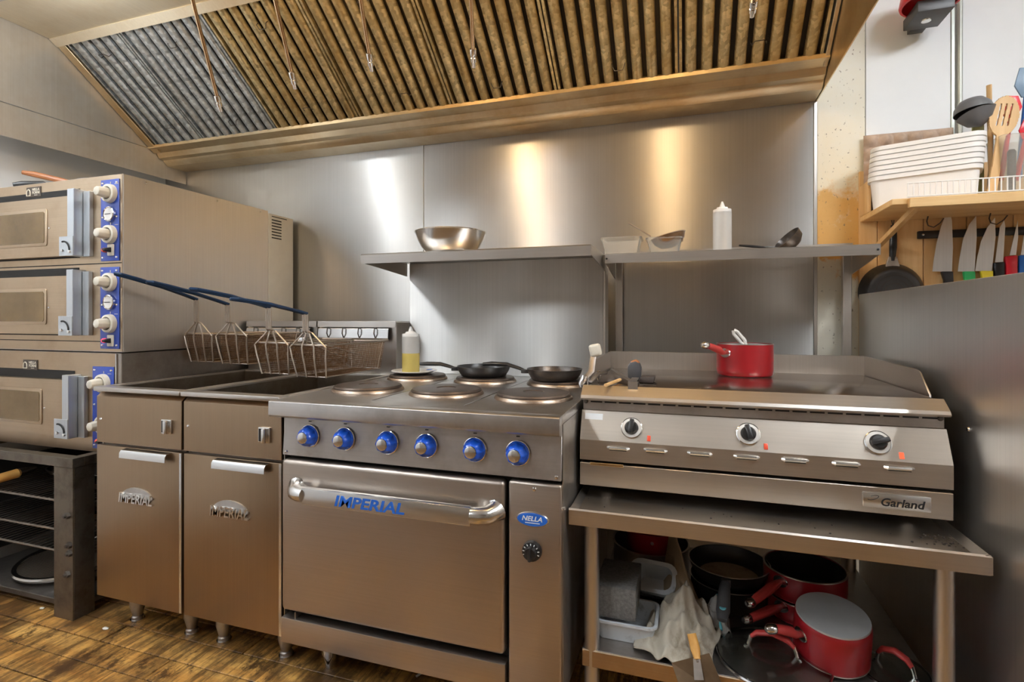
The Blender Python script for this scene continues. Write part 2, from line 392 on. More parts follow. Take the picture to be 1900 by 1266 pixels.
plain('grey_plastic', (0.13,0.13,0.135), 0.4, var=0.08)
plain('grey_paint', (0.60,0.585,0.53), 0.4, var=0.04)
plain('alu_base', (0.50,0.51,0.51), 0.42, 0.35, var=0.06)
plain('charcoal', (0.07,0.07,0.075), 0.4, var=0.1)
plain('badge_brown', (0.055,0.040,0.028), 0.4)
plain('badge_print', (0.72,0.66,0.54), 0.5)
plain('ink', (0.02,0.02,0.022), 0.4)
plain('sticker', (0.80,0.82,0.84), 0.4, var=0.04)
plain('white_wire', (0.86,0.85,0.82), 0.35, var=0.02)
plain('grey_pipe', (0.48,0.50,0.46), 0.4, 0.4, var=0.06)
plain('crumb', (0.80,0.76,0.66), 0.7)
plain('coal', (0.045,0.035,0.030), 0.6, var=0.4, scale=40, bmp=0.4)
plain('pale_panel', (0.66,0.66,0.65), 0.35, var=0.04, scale=3)
glow('bulb_cool', (0.92,0.96,1.0), HOODLAMP*0.9)
glow('tube_cool', (0.90,0.95,1.0), FLUOR)
glow('bulb_warm', (1.0,0.70,0.38), HOODLAMP)
glow('bulb_room', (1.0,0.74,0.45), WARMBULB)

# ================================================================== the setting
YW = 2.42                       # back wall plane
XL, XR, YF, ZC = -3.01, 2.6, -2.6, 2.78
b = MB().box(XL-0.1, XR+0.1, YF-0.1, YW+0.1, -0.06, -0.012)
floor = struct('floor', b, 'floor_gap')
pw = 0.0985; y = 1.325-pw*9; row = 0; lens = {}
while y < YW+0.05:
    x = XL-random.random()*0.9; row += 1
    while x < 1.3:
        L = random.choice((0.61, 0.76, 0.91, 1.06))
        x0, x1 = max(x, XL), min(x+L, 1.3)
        if x1-x0 > 0.05:
            g = 0.0022; dz = random.uniform(-0.0008, 0.0008)
            pm = MB().box(x0+g, x1-g, y+g, min(y+pw, YW+0.06)-g, -0.012, dz)
            o = part('plank', pm.move((-x0, -y, 0)), 'floor_wood', None, bevel=0.0012, seg=1)
            o.parent = floor; o.location = (x0, y, 0)
        x += L
    y += pw
# unseen rest of the floor, colour darkened to dim its reflection in the doors
fb = part('rear_flooring', MB().box(XL, XR, YF, 1.325-pw*9-0.002, -0.012, 0).box(1.302, XR, 1.325-pw*9, YW, -0.012, 0), 'floor_rear_darkened', floor)
wb = struct('wall_back', MB().box(XL-0.1, XR+0.1, YW, YW+0.1, -0.012, ZC+0.05), 'white_wall')
part('steel_sheet', MB().box(XL, -1.2595, YW-0.006, YW, 0, 2.12), 'steel_wall', wb, bevel=0.001, seg=1)
part('steel_sheet', MB().box(-1.2565, 0.497, YW-0.006, YW, 0, 2.12), 'steel_wall', wb, bevel=0.001, seg=1)
part('edge_strip', MB().box(0.497, 0.509, YW-0.012, YW, 0, 2.02), 'steel_v', wb, bevel=0.001, seg=1)
part('wall_board', MB().box(0.509, 0.676, YW-0.008, YW, 0, 2.7), 'wall_board', wb, bevel=0.001, seg=1, label='cream painted board stained with grease')
part('wall_panel', MB().box(0.679, 0.955, YW-0.008, YW, 0, 2.7), 'white_wall', wb, bevel=0.001, seg=1)
part('joint_strip', MB().box(0.955, 0.968, YW-0.012, YW, 0, 2.7), 'grey_pipe', wb, bevel=0.002, seg=1)
part('wall_panel', MB().box(0.992, 1.75, YW-0.008, YW, 0, 2.7), 'white_wall', wb, bevel=0.001, seg=1)
# pine boards behind the knife rack
xb = 0.652
for wdt in (0.062, 0.150, 0.135, 0.14, 0.14, 0.14):
    part('pine_board', MB().box(xb+0.0012, xb+wdt-0.0012, YW-0.022, YW-0.008, 0.9, 1.715), 'pine', wb, bevel=0.0015, seg=1); xb += wdt
wl = struct('wall_left', MB().box(XL-0.1, XL, YF, YW, -0.012, ZC+0.05), 'white_wall')
part('steel_sheet', MB().box(XL, XL+0.004, 1.47, YW-0.008, 0, 1.99), 'pale_panel', wl, bevel=0.001, seg=1)
struct('wall_right', MB().box(XR, XR+0.1, YF, YW, -0.012, ZC+0.05), 'room_wall')
struct('wall_front', MB().box(XL-0.1, XR+0.1, YF-0.1, YF, -0.012, ZC+0.05), 'room_wall')
struct('ceiling', MB().box(XL-0.1, XR+0.1, YF-0.1, YW+0.1, ZC, ZC+0.06), 'ceiling_white')

# ------------------------------------------------------------------ lamps
def fluor(x, y, label, ln=1.2, rz=0):
    t = thing('ceiling_light', label, 'light', (x, y, ZC), rz, 'fluorescent ceiling lights')
    part('housing', MB().prism([(-0.16,0),(0.16,0),(0.13,-0.055),(-0.13,-0.055)], 'y', -ln/2, ln/2), 'white_plastic', t, local=True, bevel=0.003)
    for s in (-1, 1):
        part('tube', MB().cyl((s*0.075,-ln/2+0.03,-0.078), (s*0.075,ln/2-0.03,-0.078), 0.019, n=12), 'tube_cool', t, local=True)
    part('end_cap', MB().box(-0.12,0.12,-ln/2,-ln/2+0.03,-0.10,-0.05).box(-0.12,0.12,ln/2-0.03,ln/2,-0.10,-0.05), 'white_plastic', t, local=True, bevel=0.003)
fluor(-1.58, -1.00, 'fluorescent ceiling light behind the camera, above the middle of the room')
fluor(-2.35, 0.30, 'fluorescent ceiling light close to the left wall')
fluor(1.85, 0.70, 'fluorescent ceiling light right of the hood')
fluor(1.30, 0.45, 'added fluorescent fill light out of view, in front of the hood')  # extra lamp added out of view to light the top surfaces
def hoodlamp(x, label, m='bulb_warm'):
    t = thing('hood_lamp', label, 'lamp', (x, 1.28, 2.452), 0, 'vapour-proof lamps under the hood')
    part('lamp_base', MB().lathe([(0,0),(0.06,0),(0.06,-0.02),(0.045,-0.045),(0,-0.045)], (0,0,0), (0,0,1), 20), 'zinc', t, local=True)
    part('bulb', MB().lathe([(0.02,-0.045),(0.03,-0.06),(0.046,-0.09),(0.046,-0.115),(0.03,-0.14),(0,-0.148)], (0,0,0), (0,0,1), 20), m, t, local=True)
hoodlamp(-0.10, 'warm bulb under the hood, above the griddle')
hoodlamp(-1.08, 'warm bulb under the hood, above the range')
hoodlamp(-2.25, 'cool white bulb under the hood, above the pizza ovens', 'bulb_cool')

# ================================================================== exhaust hood
HL, HR = -2.84, 0.503
hood = thing('exhaust_hood', 'greasy stainless steel exhaust hood over the whole cooking line', 'hood', (-1.17, YW, 2.0))
sp = part('side_panel', MB().prism([(2.41,1.94),(1.42,1.94),(1.15,2.2),(1.15,2.74),(2.41,2.74)], 'x', HL-0.004, HL), 'steel_hood', hood)
part('seam_strip', MB().box(HL, HL+0.002, 1.2, 2.405, 2.084, 2.088), 'steel_bright', sp)
for yy, zz in ((1.60,2.47),(1.72,2.40)):
    part('screw', MB().lathe([(0.006,0),(0.005,0.004),(0,0.005)], (HL,yy,zz+0.06), (1,0,0), 10), 'iron', sp)
part('side_panel', MB().prism([(2.41,2.012),(1.42,2.012),(1.15,2.2),(1.15,2.74),(2.41,2.74)], 'x', HR, HR+0.004), 'steel_greasy', hood)
part('front_panel', MB().prism([(1.15,2.2),(1.155,2.2),(1.155,2.74),(1.15,2.74)], 'x', HL, HR), 'steel_hood', hood)
part('top_panel', MB().prism([(1.16,2.452),(1.722,2.452),(1.722,2.458),(1.16,2.458)], 'x', HL+0.003, HR-0.003), 'steel_cream', hood)
part('filter_rail', MB().sheet([(1.732,2.452),(1.722,2.430),(1.690,2.452)], 'x', HL+0.003, HR-0.003, 0.004), 'steel_cream', hood, label='upper rail holding the filters')
prof = [(2.212,2.092),(2.172,2.098),(2.170,2.082),(2.222,2.070),(2.236,2.046),(2.262,2.040),(2.268,2.030),(2.290,2.014),(2.410,2.014)]
part('grease_trough', MB().sheet(prof, 'x', HL+0.003, HR-0.003, 0.004), 'steel_greasy', hood, bevel=0)
part('back_panel', MB().box(HL+0.003, HR-0.003, 2.402, 2.410, 2.02, 2.74), 'steel_hood', hood)
for s, x0, x1 in ((0, HL+0.004, HL+0.052), (1, HR-0.018, HR-0.004)):
    part('filter_channel', MB().prism([(2.205,2.062),(1.705,2.444),(1.712,2.456),(2.212,2.074)], 'x', x0, x1), 'steel_greasy', hood, bevel=0.002, seg=1)
# baffle filters: each lifts out
S0, S1 = Vector((0,2.198,2.086)), Vector((0,1.718,2.452)); SD = (S1-S0).normalized(); SL = (S1-S0).length
SN = Vector((0, SD.z, -SD.y)); SN = SN if SN.z < 0 else -SN
def FP(x, s, n_): return Vector((x,0,0))+S0+SD*s+SN*n_
bounds = [HL+0.055, -2.440, -1.957, -1.475, -0.991, -0.507, -0.022, HR-0.022]
fl = ['narrow grey galvanised baffle filter at the left end of the hood',
      'grey galvanised baffle filter, second from the left end of the hood',
      'grease-yellowed baffle filter, third from the left end of the hood',
      'grease-yellowed baffle filter, fourth from the left end of the hood',
      'grease-yellowed baffle filter, third from the right end of the hood',
      'grease-yellowed baffle filter, second from the right end of the hood',
      'grease-browned baffle filter at the right end of the hood']
for i, (a, c) in enumerate(zip(bounds, bounds[1:])):
    a += 0.003; c -= 0.003; mt = 'filter_clean' if i < 2 else 'filter_greasy'
    o0 = FP((a+c)/2, 0, 0)
    t = thing('baffle_filter', fl[i], 'filter', o0, 0, 'baffle filters of the hood')
    fr = MB()
    for x0, x1 in ((a, a+0.010), (c-0.010, c)):
        fr.add([FP(x, s, n_) for x in (x0, x1) for s, n_ in ((0.003,0.006),(SL-0.003,0.006),(SL-0.003,-0.03),(0.003,-0.03))], [(0,1,2,3),(7,6,5,4),(0,4,5,1),(1,5,6,2),(2,6,7,3),(3,7,4,0)])
    for s0, s1 in ((0.003, 0.016), (SL-0.016, SL-0.003)):
        fr.add([FP(x, s, n_) for x in (a+0.01, c-0.01) for s, n_ in ((s0,0.001),(s1,0.001),(s1,-0.03),(s0,-0.03))], [(0,1,2,3),(7,6,5,4),(0,4,5,1),(1,5,6,2),(2,6,7,3),(3,7,4,0)])
    part('filter_frame', fr, mt, t)
    part('backing', MB().add([FP(x, s, n_) for x in (a+0.01, c-0.01) for s, n_ in ((0.016,-0.026),(SL-0.016,-0.026),(SL-0.016,-0.03),(0.016,-0.03))], [(0,1,2,3),(7,6,5,4),(0,4,5,1),(1,5,6,2),(2,6,7,3),(3,7,4,0)]), 'filter_dark', t)
    nb = max(3, round((c-a-0.02)/0.0585)); pit = (c-a-0.024)/nb
    mb = MB(); K = 7; hw = pit*0.36; pts = []
    for k in range(K+1):
        th = PI*k/K; pts.append((-hw*math.cos(th), -0.012+0.021*math.sin(th)**0.7))
    vv = []; ff = []
    for s in (0.014, SL-0.014):
        for x, n_ in pts: vv.append(FP(x, s, n_)-FP(0,0,0))
    for k in range(K): ff.append((k, k+1, K+2+k, K+1+k))
    mb.add(vv, ff); me = mesh_from(mb, 'baffle'); me.materials.append(M[mt])
    for k in range(nb):
        o = bpy.data.objects.new('baffle', me); COL.objects.link(o); o.parent = t
        o.location = FP(a+0.012+pit*(k+0.5), 0, 0)-o0
    for s in (0.10, 0.50):
        xm = (a+c)/2+random.uniform(-0.05, 0.05); hw2 = 0.026; dr = random.choice((-1,1))
        part('wire_handle', MB().tube([FP(xm-hw2, s, -0.006), FP(xm-hw2*0.95, s, 0.013), FP(xm-hw2*0.6, s-0.018*dr, 0.022), FP(xm+hw2*0.6, s-0.018*dr, 0.022), FP(xm+hw2*0.95, s, 0.013), FP(xm+hw2, s, -0.006)], 0.0018, 6), 'iron', t)
# fire-suppression nozzles
for k, (tip, top, yt, lab) in enumerate((((410,207),(352,-20),1.50,'first from the left'), ((548,165),(506,-20),1.53,'second from the left'),
        ((690,132),(666,-20),1.56,'third from the left'), ((879,125),(873,-20),1.56,'fourth from the left'), ((1395,30),(1403,-30),1.62,'rightmost, near the hood end'))):
    P1 = PY(*tip, 1.74); P0 = PY(*top, yt)
    # the pipe runs on up to the top panel
    d = (P1-P0).normalized(); P0 = P1-d*((P1.z-2.45)/d.z)
    t = thing('fire_suppression_nozzle', 'thin suppression pipe with chrome nozzle hanging under the hood, '+lab, 'nozzle', P0, 0, 'suppression nozzles under the hood')
    part('pipe', MB().cyl(P0, P1-d*0.055, 0.0072, n=12), 'copper_pipe', t)
    tp = part('nozzle_tip', MB().lathe([(0,0),(0.011,0),(0.0125,0.004),(0.0125,0.022),(0.0095,0.024),(0.0095,0.028),(0.0115,0.030),(0.0115,0.044),(0.0075,0.046),(0.0075,0.064),(0,0.064)], P1-d*0.064, d, 14), 'chrome', t)
    part('escutcheon', MB().lathe([(0,0),(0.014,0),(0.010,0.006),(0,0.006)], P0, d, 14), 'chrome', t)

# ================================================================== pizza ovens
def knob(parent, x, z, yface, r=0.030, turn=0.0, body='cream_plastic'):
    k = part('knob', MB().lathe([(0,0),(r*0.62,0),(r*0.60,0.024),(r*0.50,0.042),(0,0.044)], (x, yface-0.012, z), (0,-1,0), 8), body, parent, bevel=0.002, angle=50)
    part('knob_bezel', MB().lathe([(r*0.72,0.012),(r*0.76,0.018),(r,0.016),(r*1.06,0.006),(r*1.06,0),(r*0.7,0)], (x, yface, z), (0,-1,0), 28), body, k)
    part('dial_ring', MB().lathe([(r*0.62,0.0),(r*0.76,0.001),(r*0.72,0.0135),(r*0.62,0.0135)], (x, yface, z), (0,-1,0), 28), 'knob_ring', k)
    return k
def oven_door(t, x0, x1, z0, z1, yf, wx1, wz0, wz1):
    """frame recess, door slab with window, hinge plate"""
    part('door_recess', MB().box(x0-0.02, x1+0.002, yf-0.0015, yf, z0-0.006, z1+0.022), 'black_gap', t)
    d = part('door', MB().box(x0, x1, yf-0.030, yf-0.003, z0, wz0).box(x0, x1, yf-0.030, yf-0.003, wz1, z1-0.012).box(wx1, x1, yf-0.030, yf-0.003, wz0, wz1).box(x0, x0+0.12, yf-0.030, yf-0.003, wz0, wz1), 'steel_warm', t)
    part('window_frame', MB().prism([(x0+0.10,wz0-0.012),(wx1+0.006,wz0-0.012),(wx1+0.012,wz0-0.006),(wx1+0.012,wz1+0.006),(wx1+0.006,wz1+0.012),(x0+0.10,wz1+0.012)], 'y', yf-0.033, yf-0.030), 'steel_warm', d, bevel=0.0015)
    part('window_pane', MB().prism([(x0+0.11,wz0),(wx1-0.006,wz0),(wx1,wz0+0.006),(wx1,wz1-0.006),(wx1-0.006,wz1),(x0+0.11,wz1)], 'y', yf-0.0345, yf-0.0332), 'oven_glass', d)
    part('screw', MB().lathe([(0.004,0),(0.0035,0.003),(0,0.004)], (wx1+0.026, yf-0.030, (wz0+wz1)/2-0.004), (0,-1,0), 10), 'chrome', d)
    part('jamb', MB().box(x1+0.003, x1+0.040, yf-0.048, yf, z0-0.004, z1+0.010), 'zinc', t, bevel=0.0015, seg=1)
    part('jamb', MB().box(x1+0.043, x1+0.078, yf-0.016, yf, z0-0.004, z1+0.004), 'zinc', t, bevel=0.0015, seg=1)
    h = part('hinge_plate', MB().box(x1-0.038, x1+0.040, yf-0.051, yf-0.048, z0-0.004, z0+0.072), 'zinc', t, bevel=0.001, seg=1)
    pts = [(x1-0.012+0.034*math.sin(a), yf-0.0515, z0+0.018+0.034*math.cos(a)) for a in [k*PI/2/8 for k in range(-1, 10)]]
    part('curved_slot', MB().tube(pts, 0.0035, 6, flat=1), 'black_gap', h)
    for xx, zz in ((x1-0.018, z0+0.018), (x1+0.022, z0+0.012)):
        part('bolt', MB().lathe([(0,0),(0.007,0),(0.006,0.004),(0,0.005)], (xx, yf-0.0515, zz), (0,-1,0), 12), 'chrome', h)
def ctrl(t, x0, x1, z0, z1, yf, zk1, zg, zk2, zs, lit=False, knobs=True):
    p = part('control_panel', MB().box(x0, x1, yf-0.004, yf, z0, z1), 'blue_panel', t, bevel=0.0025, label='blue control panel')
    for xx in (x0+0.012, x1-0.012):
        for zz in (z0+0.014, (z0+z1)/2+0.012, z1-0.014):
            part('screw', MB().lathe([(0,0),(0.0045,0),(0.0035,0.003),(0,0.004)], (xx, yf-0.004, zz), (0,-1,0), 10), 'chrome', p)
    xm = (x0+x1)/2+0.006
    for z in (zk1, zk2):
        knob(p, xm, z, yf-0.004, 0.034)
        part('tick', MB().box(xm-0.001, xm+0.001, yf-0.0055, yf-0.004, z+0.038, z+0.046).box(xm+0.022, xm+0.040, yf-0.0055, yf-0.004, z+0.036, z+0.0375), 'badge_print', p)
    if zg:
        g = part('gauge', MB().lathe([(0.026,0),(0.029,0.002),(0.029,0.010),(0.026,0.012),(0.024,0.009),(0,0.009)], (xm, yf-0.004, zg), (0,-1,0), 28), 'chrome', p)
        part('dial', MB().lathe([(0.0235,0),(0.0235,0.001),(0,0.001)], (xm, yf-0.0132, zg), (0,-1,0), 24), 'porcelain', g)
        part('needle', MB().box(xm-0.018, xm+0.012, yf-0.0152, yf-0.0144, zg-0.0012, zg+0.0012), 'ink', g)
    s = part('switch', MB().box(xm-0.012, xm+0.020, yf-0.010, yf-0.004, zs-0.022, zs+0.022), 'cream_plastic', p, bevel=0.002)
    part('switch_lever', MB().prism([(yf-0.010,zs-0.010),(yf-0.034,zs-0.004),(yf-0.034,zs+0.004),(yf-0.010,zs+0.010)], 'x', xm-0.006, xm+0.012), 'black_plastic', s, bevel=0.002)
    part('pilot_lamp', MB().lathe([(0,0),(0.009,0),(0.009,0.010),(0.006,0.014),(0,0.015)], (xm-0.026, yf-0.004, zs), (0,-1,0), 14), 'indicator_red' if lit else 'red_lamp', p)
def badge(t, x, z, yf, w_=0.088, h=0.042):
    p = part('nameplate', MB().box(x-w_/2, x+w_/2, yf-0.0025, yf, z-h/2, z+h/2), 'badge_brown', t, bevel=0.0008, seg=1, label='small brown nameplate with a flame arch mark')
    arch = [(x-w_*0.34+0.011*math.cos(a), yf-0.0030, z-0.003+0.014*math.sin(a)) for a in [k*PI/10 for k in range(11)]]
    arch = [(x-w_*0.34+0.011, yf-0.0030, z-0.014)]+arch+[(x-w_*0.34-0.011, yf-0.0030, z-0.014)]
    part('emblem', MB().tube(arch, 0.0022, 6, closed=True), 'badge_print', p)
    lettering('lettering', 'NELLA', 'badge_print', p, (x+w_*0.17, yf-0.0026, z+0.010), w_*0.50, 0.011, depth=0.0008, offset=0.02)
    lettering('lettering', 'FORNI', 'badge_print', p, (x+w_*0.17, yf-0.0026, z-0.003), w_*0.50, 0.011, depth=0.0008, offset=0.02)
    part('lettering', MB().box(x+w_*0.06, x+w_*0.28, yf-0.003, yf-0.0025, z-0.0145, z-0.0125), 'badge_print', p)
OF = 1.47
ov = thing('pizza_oven', 'upper double deck stainless pizza oven with two blue control panels', 'oven', (-2.5, 1.9, 1.007))
part('body', MB().box(-2.96, -2.05, OF, 2.215, 1.007, 1.695), 'steel_side', ov, bevel=0.002, seg=1)
part('face', MB().box(-2.958, -2.053, OF-0.002, OF, 1.010, 1.693), 'steel_warm', ov)
rh = part('rear_housing', MB().box(-2.96, -2.046, 2.216, 2.395, 1.007, 1.683), 'grey_paint', ov, bevel=0.003)
for k in range(7):
    part('vent_slot', MB().box(-2.0462, -2.0452, 2.235, 2.305, 1.655-k*0.0155-0.006, 1.655-k*0.0155), 'black_gap', rh)
part('vent_slot', MB().box(-2.0462, -2.0452, 2.235, 2.345, 1.668, 1.672), 'black_gap', rh)
for yy in (1.56, 1.9, 2.16):
    part('screw', MB().lathe([(0,0),(0.005,0),(0.004,0.003),(0,0.004)], (-2.05, yy, 1.680), (1,0,0), 10), 'chrome', ov)
yf = OF-0.002
oven_door(ov, -2.93, -2.285, 1.385, 1.632, yf, -2.437, 1.440, 1.565)
oven_door(ov, -2.93, -2.290, 1.075, 1.318, yf, -2.440, 1.125, 1.245)
ctrl(ov, -2.163, -2.064, 1.360, 1.676, yf, 1.620, 1.540, 1.462, 1.402)
ctrl(ov, -2.166, -2.064, 1.020, 1.337, yf, 1.278, 1.200, 1.118, 1.052, lit=True)
badge(ov, -2.556, 1.660, yf)
part('seam', MB().box(-2.955, -2.055, yf-0.0012, yf, 1.350, 1.354).box(-2.955,-2.17,yf-0.003,yf,1.046,1.049), 'black_gap', ov)
ol = thing('pizza_oven', 'lower single deck stainless pizza oven under the double deck one', 'oven', (-2.5, 1.9, 0.612))
part('body', MB().box(-2.96, -2.062, OF+0.002, 2.35, 0.612, 1.003), 'steel_dull', ol, bevel=0.002, seg=1)
part('face', MB().box(-2.958, -2.085, OF, OF+0.002, 0.614, 1.001), 'steel_warm', ol)
part('corner_bar', MB().box(-2.088, -2.083, OF-0.003, OF, 0.614, 1.001), 'steel_bright', ol)
yl = OF
oven_door(ol, -2.93, -2.318, 0.672, 0.906, yl, -2.470, 0.722, 0.842)
ctrl(ol, -2.212, -2.096, 0.628, 0.950, yl, 0.886, None, 0.725, 0.660)
badge(ol, -2.580, 0.945, yl)
# things lying on top of the upper oven
def pan_on_oven(name, label, tip, joint, yt, yj, hm, bm_, rad, zc):
    A = PY(*tip, yt); B = PY(*joint, yj)
    t = thing(name, label, 'pan', (B.x, B.y, 1.697))
    d = (B-A); d2 = Vector((d.x, d.y, 0)).normalized(); C = Vector((B.x, B.y, 0))+d2*(rad+0.05)
    part('pan_body', MB().lathe([(0,0),(rad*0.8,0),(rad,0.035),(rad-0.003,0.035),(rad*0.79,0.003),(0,0.003)], (C.x, C.y, 1.698), (0,0,1), 28), bm_, t)
    part('handle', MB().tube([A, A+(B-A)*0.3+Vector((0,0,0.002)), B, Vector((C.x,C.y,1.725))-d2*rad*0.92], [0.009,0.013,0.012,0.008], 10), hm, t)
pan_on_oven('frying_pan', 'pan with a brown wooden handle lying on top of the pizza oven', (42,320), (118,336), 1.52, 1.60, 'handle_wood', 'steel', 0.13, 0)
pan_on_oven('frying_pan', 'pan with a black handle lying on top of the pizza oven', (24,343), (80,341), 1.54, 1.62, 'black_plastic', 'black_pan', 0.13, 0)

# ------------------------------------------------------------------ oven stand and what lies on its racks
st = thing('oven_stand', 'grimy open steel stand with wire racks under the pizza ovens', 'stand', (-2.55, 1.8, 0))
def angle_leg(x, y_, sx, sy, w1=0.104, w2=0.078):
    lg = part('leg', MB().box(min(x, x+sx*w1), max(x, x+sx*w1), min(y_, y_+sy*0.004), max(y_, y_+sy*0.004), 0, 0.575).box(min(x, x+sx*0.004), max(x, x+sx*0.004), min(y_+sy*0.0045, y_+sy*w2), max(y_+sy*0.0045, y_+sy*w2), 0, 0.575), 'stand_steel', st, bevel=0.0008, seg=1)
    return lg
lg = angle_leg(-2.183, 1.378, -1, 1)
for zz in (0.395, 0.285, 0.255, 0.175):
    part('bolt', MB().lathe([(0,0),(0.013,0),(0.012,0.010),(0.006,0.011),(0.006,0.018),(0,0.018)], (-2.200+random.uniform(-0.01,0.004), 1.378, zz), (0,-1,0), 6), 'iron', lg)
angle_leg(-2.183, 2.30, -1, -1); angle_leg(-2.95, 1.378, 1, 1); angle_leg(-2.95, 2.30, 1, -1)
part('top_frame', MB().frame(-2.955, -2.178, 1.374, 2.304, 0.04, 0.576, 0.611), 'stand_steel', st, bevel=0.001, seg=1)
part('side_rail', MB().box(-2.179, -2.170, 1.47, 2.25, 0.10, 0.5), 'black_steel', st)
part('side_rail', MB().box(-2.954, -2.946, 1.47, 2.25, 0.10, 0.5), 'black_steel', st)
part('bottom_shelf', MB().box(-2.945, -2.19, 1.40, 2.30, 0.030, 0.052), 'iron', st, bevel=0.002, seg=1)
for zr in (0.420, 0.305, 0.222):
    r = MB().tube([(-2.94,1.43,zr),(-2.21,1.43,zr),(-2.195,1.445,zr),(-2.195,2.25,zr),(-2.21,2.265,zr),(-2.94,2.265,zr)], 0.005, 8, closed=True)
    for k in range(24):
        x = -2.92+k*0.0305; r.tube([(x,1.43,zr+0.005),(x,2.265,zr+0.005)], 0.0025, 6)
    r.tube([(-2.94,1.75,zr-0.004),(-2.2,1.75,zr-0.004)], 0.004, 6)
    part('wire_rack', r, 'rack_wire', st)
def ppan(x, y_, z, r, label, m='worn_pan', rimr=0.0):
    mb = MB().lathe([(0,0.002),(r*0.93,0.002),(r,0.022),(r+0.006,0.022),(r+0.006,0.020),(r*0.95,0),(0,0)], (x,y_,z), (0,0,1), 40)
    return solo('pizza_pan', mb, m, label, 'pan', (x,y_,z), 'dark round pizza pans on the stand')
ppan(-2.42, 1.66, 0.429, 0.15, 'dark round pizza pan on the top rack of the oven stand, right one')
ppan(-2.70, 1.75, 0.429, 0.13, 'dark round pizza pan on the top rack of the oven stand, left one')
ppan(-2.40, 1.64, 0.314, 0.155, 'dark round pizza pan on the middle rack of the oven stand, lower of two')
ppan(-2.41, 1.66, 0.338, 0.145, 'dark round pizza pan on the middle rack of the oven stand, upper of two')
ppan(-2.72, 1.80, 0.314, 0.14, 'dark round pizza pan on the middle rack of the oven stand, left one')
ppan(-2.50, 1.75, 0.231, 0.15, 'dark round pizza pan on the lowest rack of the oven stand')
ppan(-2.44, 1.68, 0.053, 0.19, 'large dark pizza pan on the bottom shelf of the oven stand')
# pizza screen: woven ring leaning on the large pan
ps = thing('pizza_screen', 'round aluminium pizza screen on the bottom shelf of the oven stand', 'screen', (-2.56, 1.635, 0.079))
part('rim', MB().lathe([(0.198,-0.004),(0.214,-0.004),(0.217,0.004),(0.214,0.012),(0.198,0.010)], (-2.56,1.635,0.080), (0,-0.04,1), 48), 'steel_bright', ps)
gm = MB()
for k in range(-24, 25):
    d = k*0.0082; h = math.sqrt(max(0, 0.2**2-d*d))
    gm.box(-2.56+d-0.0009, -2.56+d+0.0009, 1.635-h, 1.635+h, 0.0795, 0.0808); gm.box(-2.56-h, -2.56+h, 1.635+d-0.0009, 1.635+d+0.0009, 0.0802, 0.0815)
part('mesh', gm, 'wire', ps, kind='stuff')
pe = thing('pizza_peel', 'metal peel with an orange wooden handle on the top rack of the oven stand', 'peel', (-2.5, 1.6, 0.46))
A = PY(-25, 895, 1.40); B = PY(33, 878, 1.50); C = PY(66, 868, 1.58)
part('handle', MB().tube([A, B], 0.019, 12), 'orange_wood', pe, label='orange wooden handle')
part('ferrule', MB().tube([B, C], [0.018,0.010], 12), 'steel_bright', pe)
part('blade', MB().prism([(-2.58,1.55),(-2.34,1.60),(-2.33,1.86),(-2.60,1.86)], 'z', 0.468, 0.4705), 'steel_dull', pe)

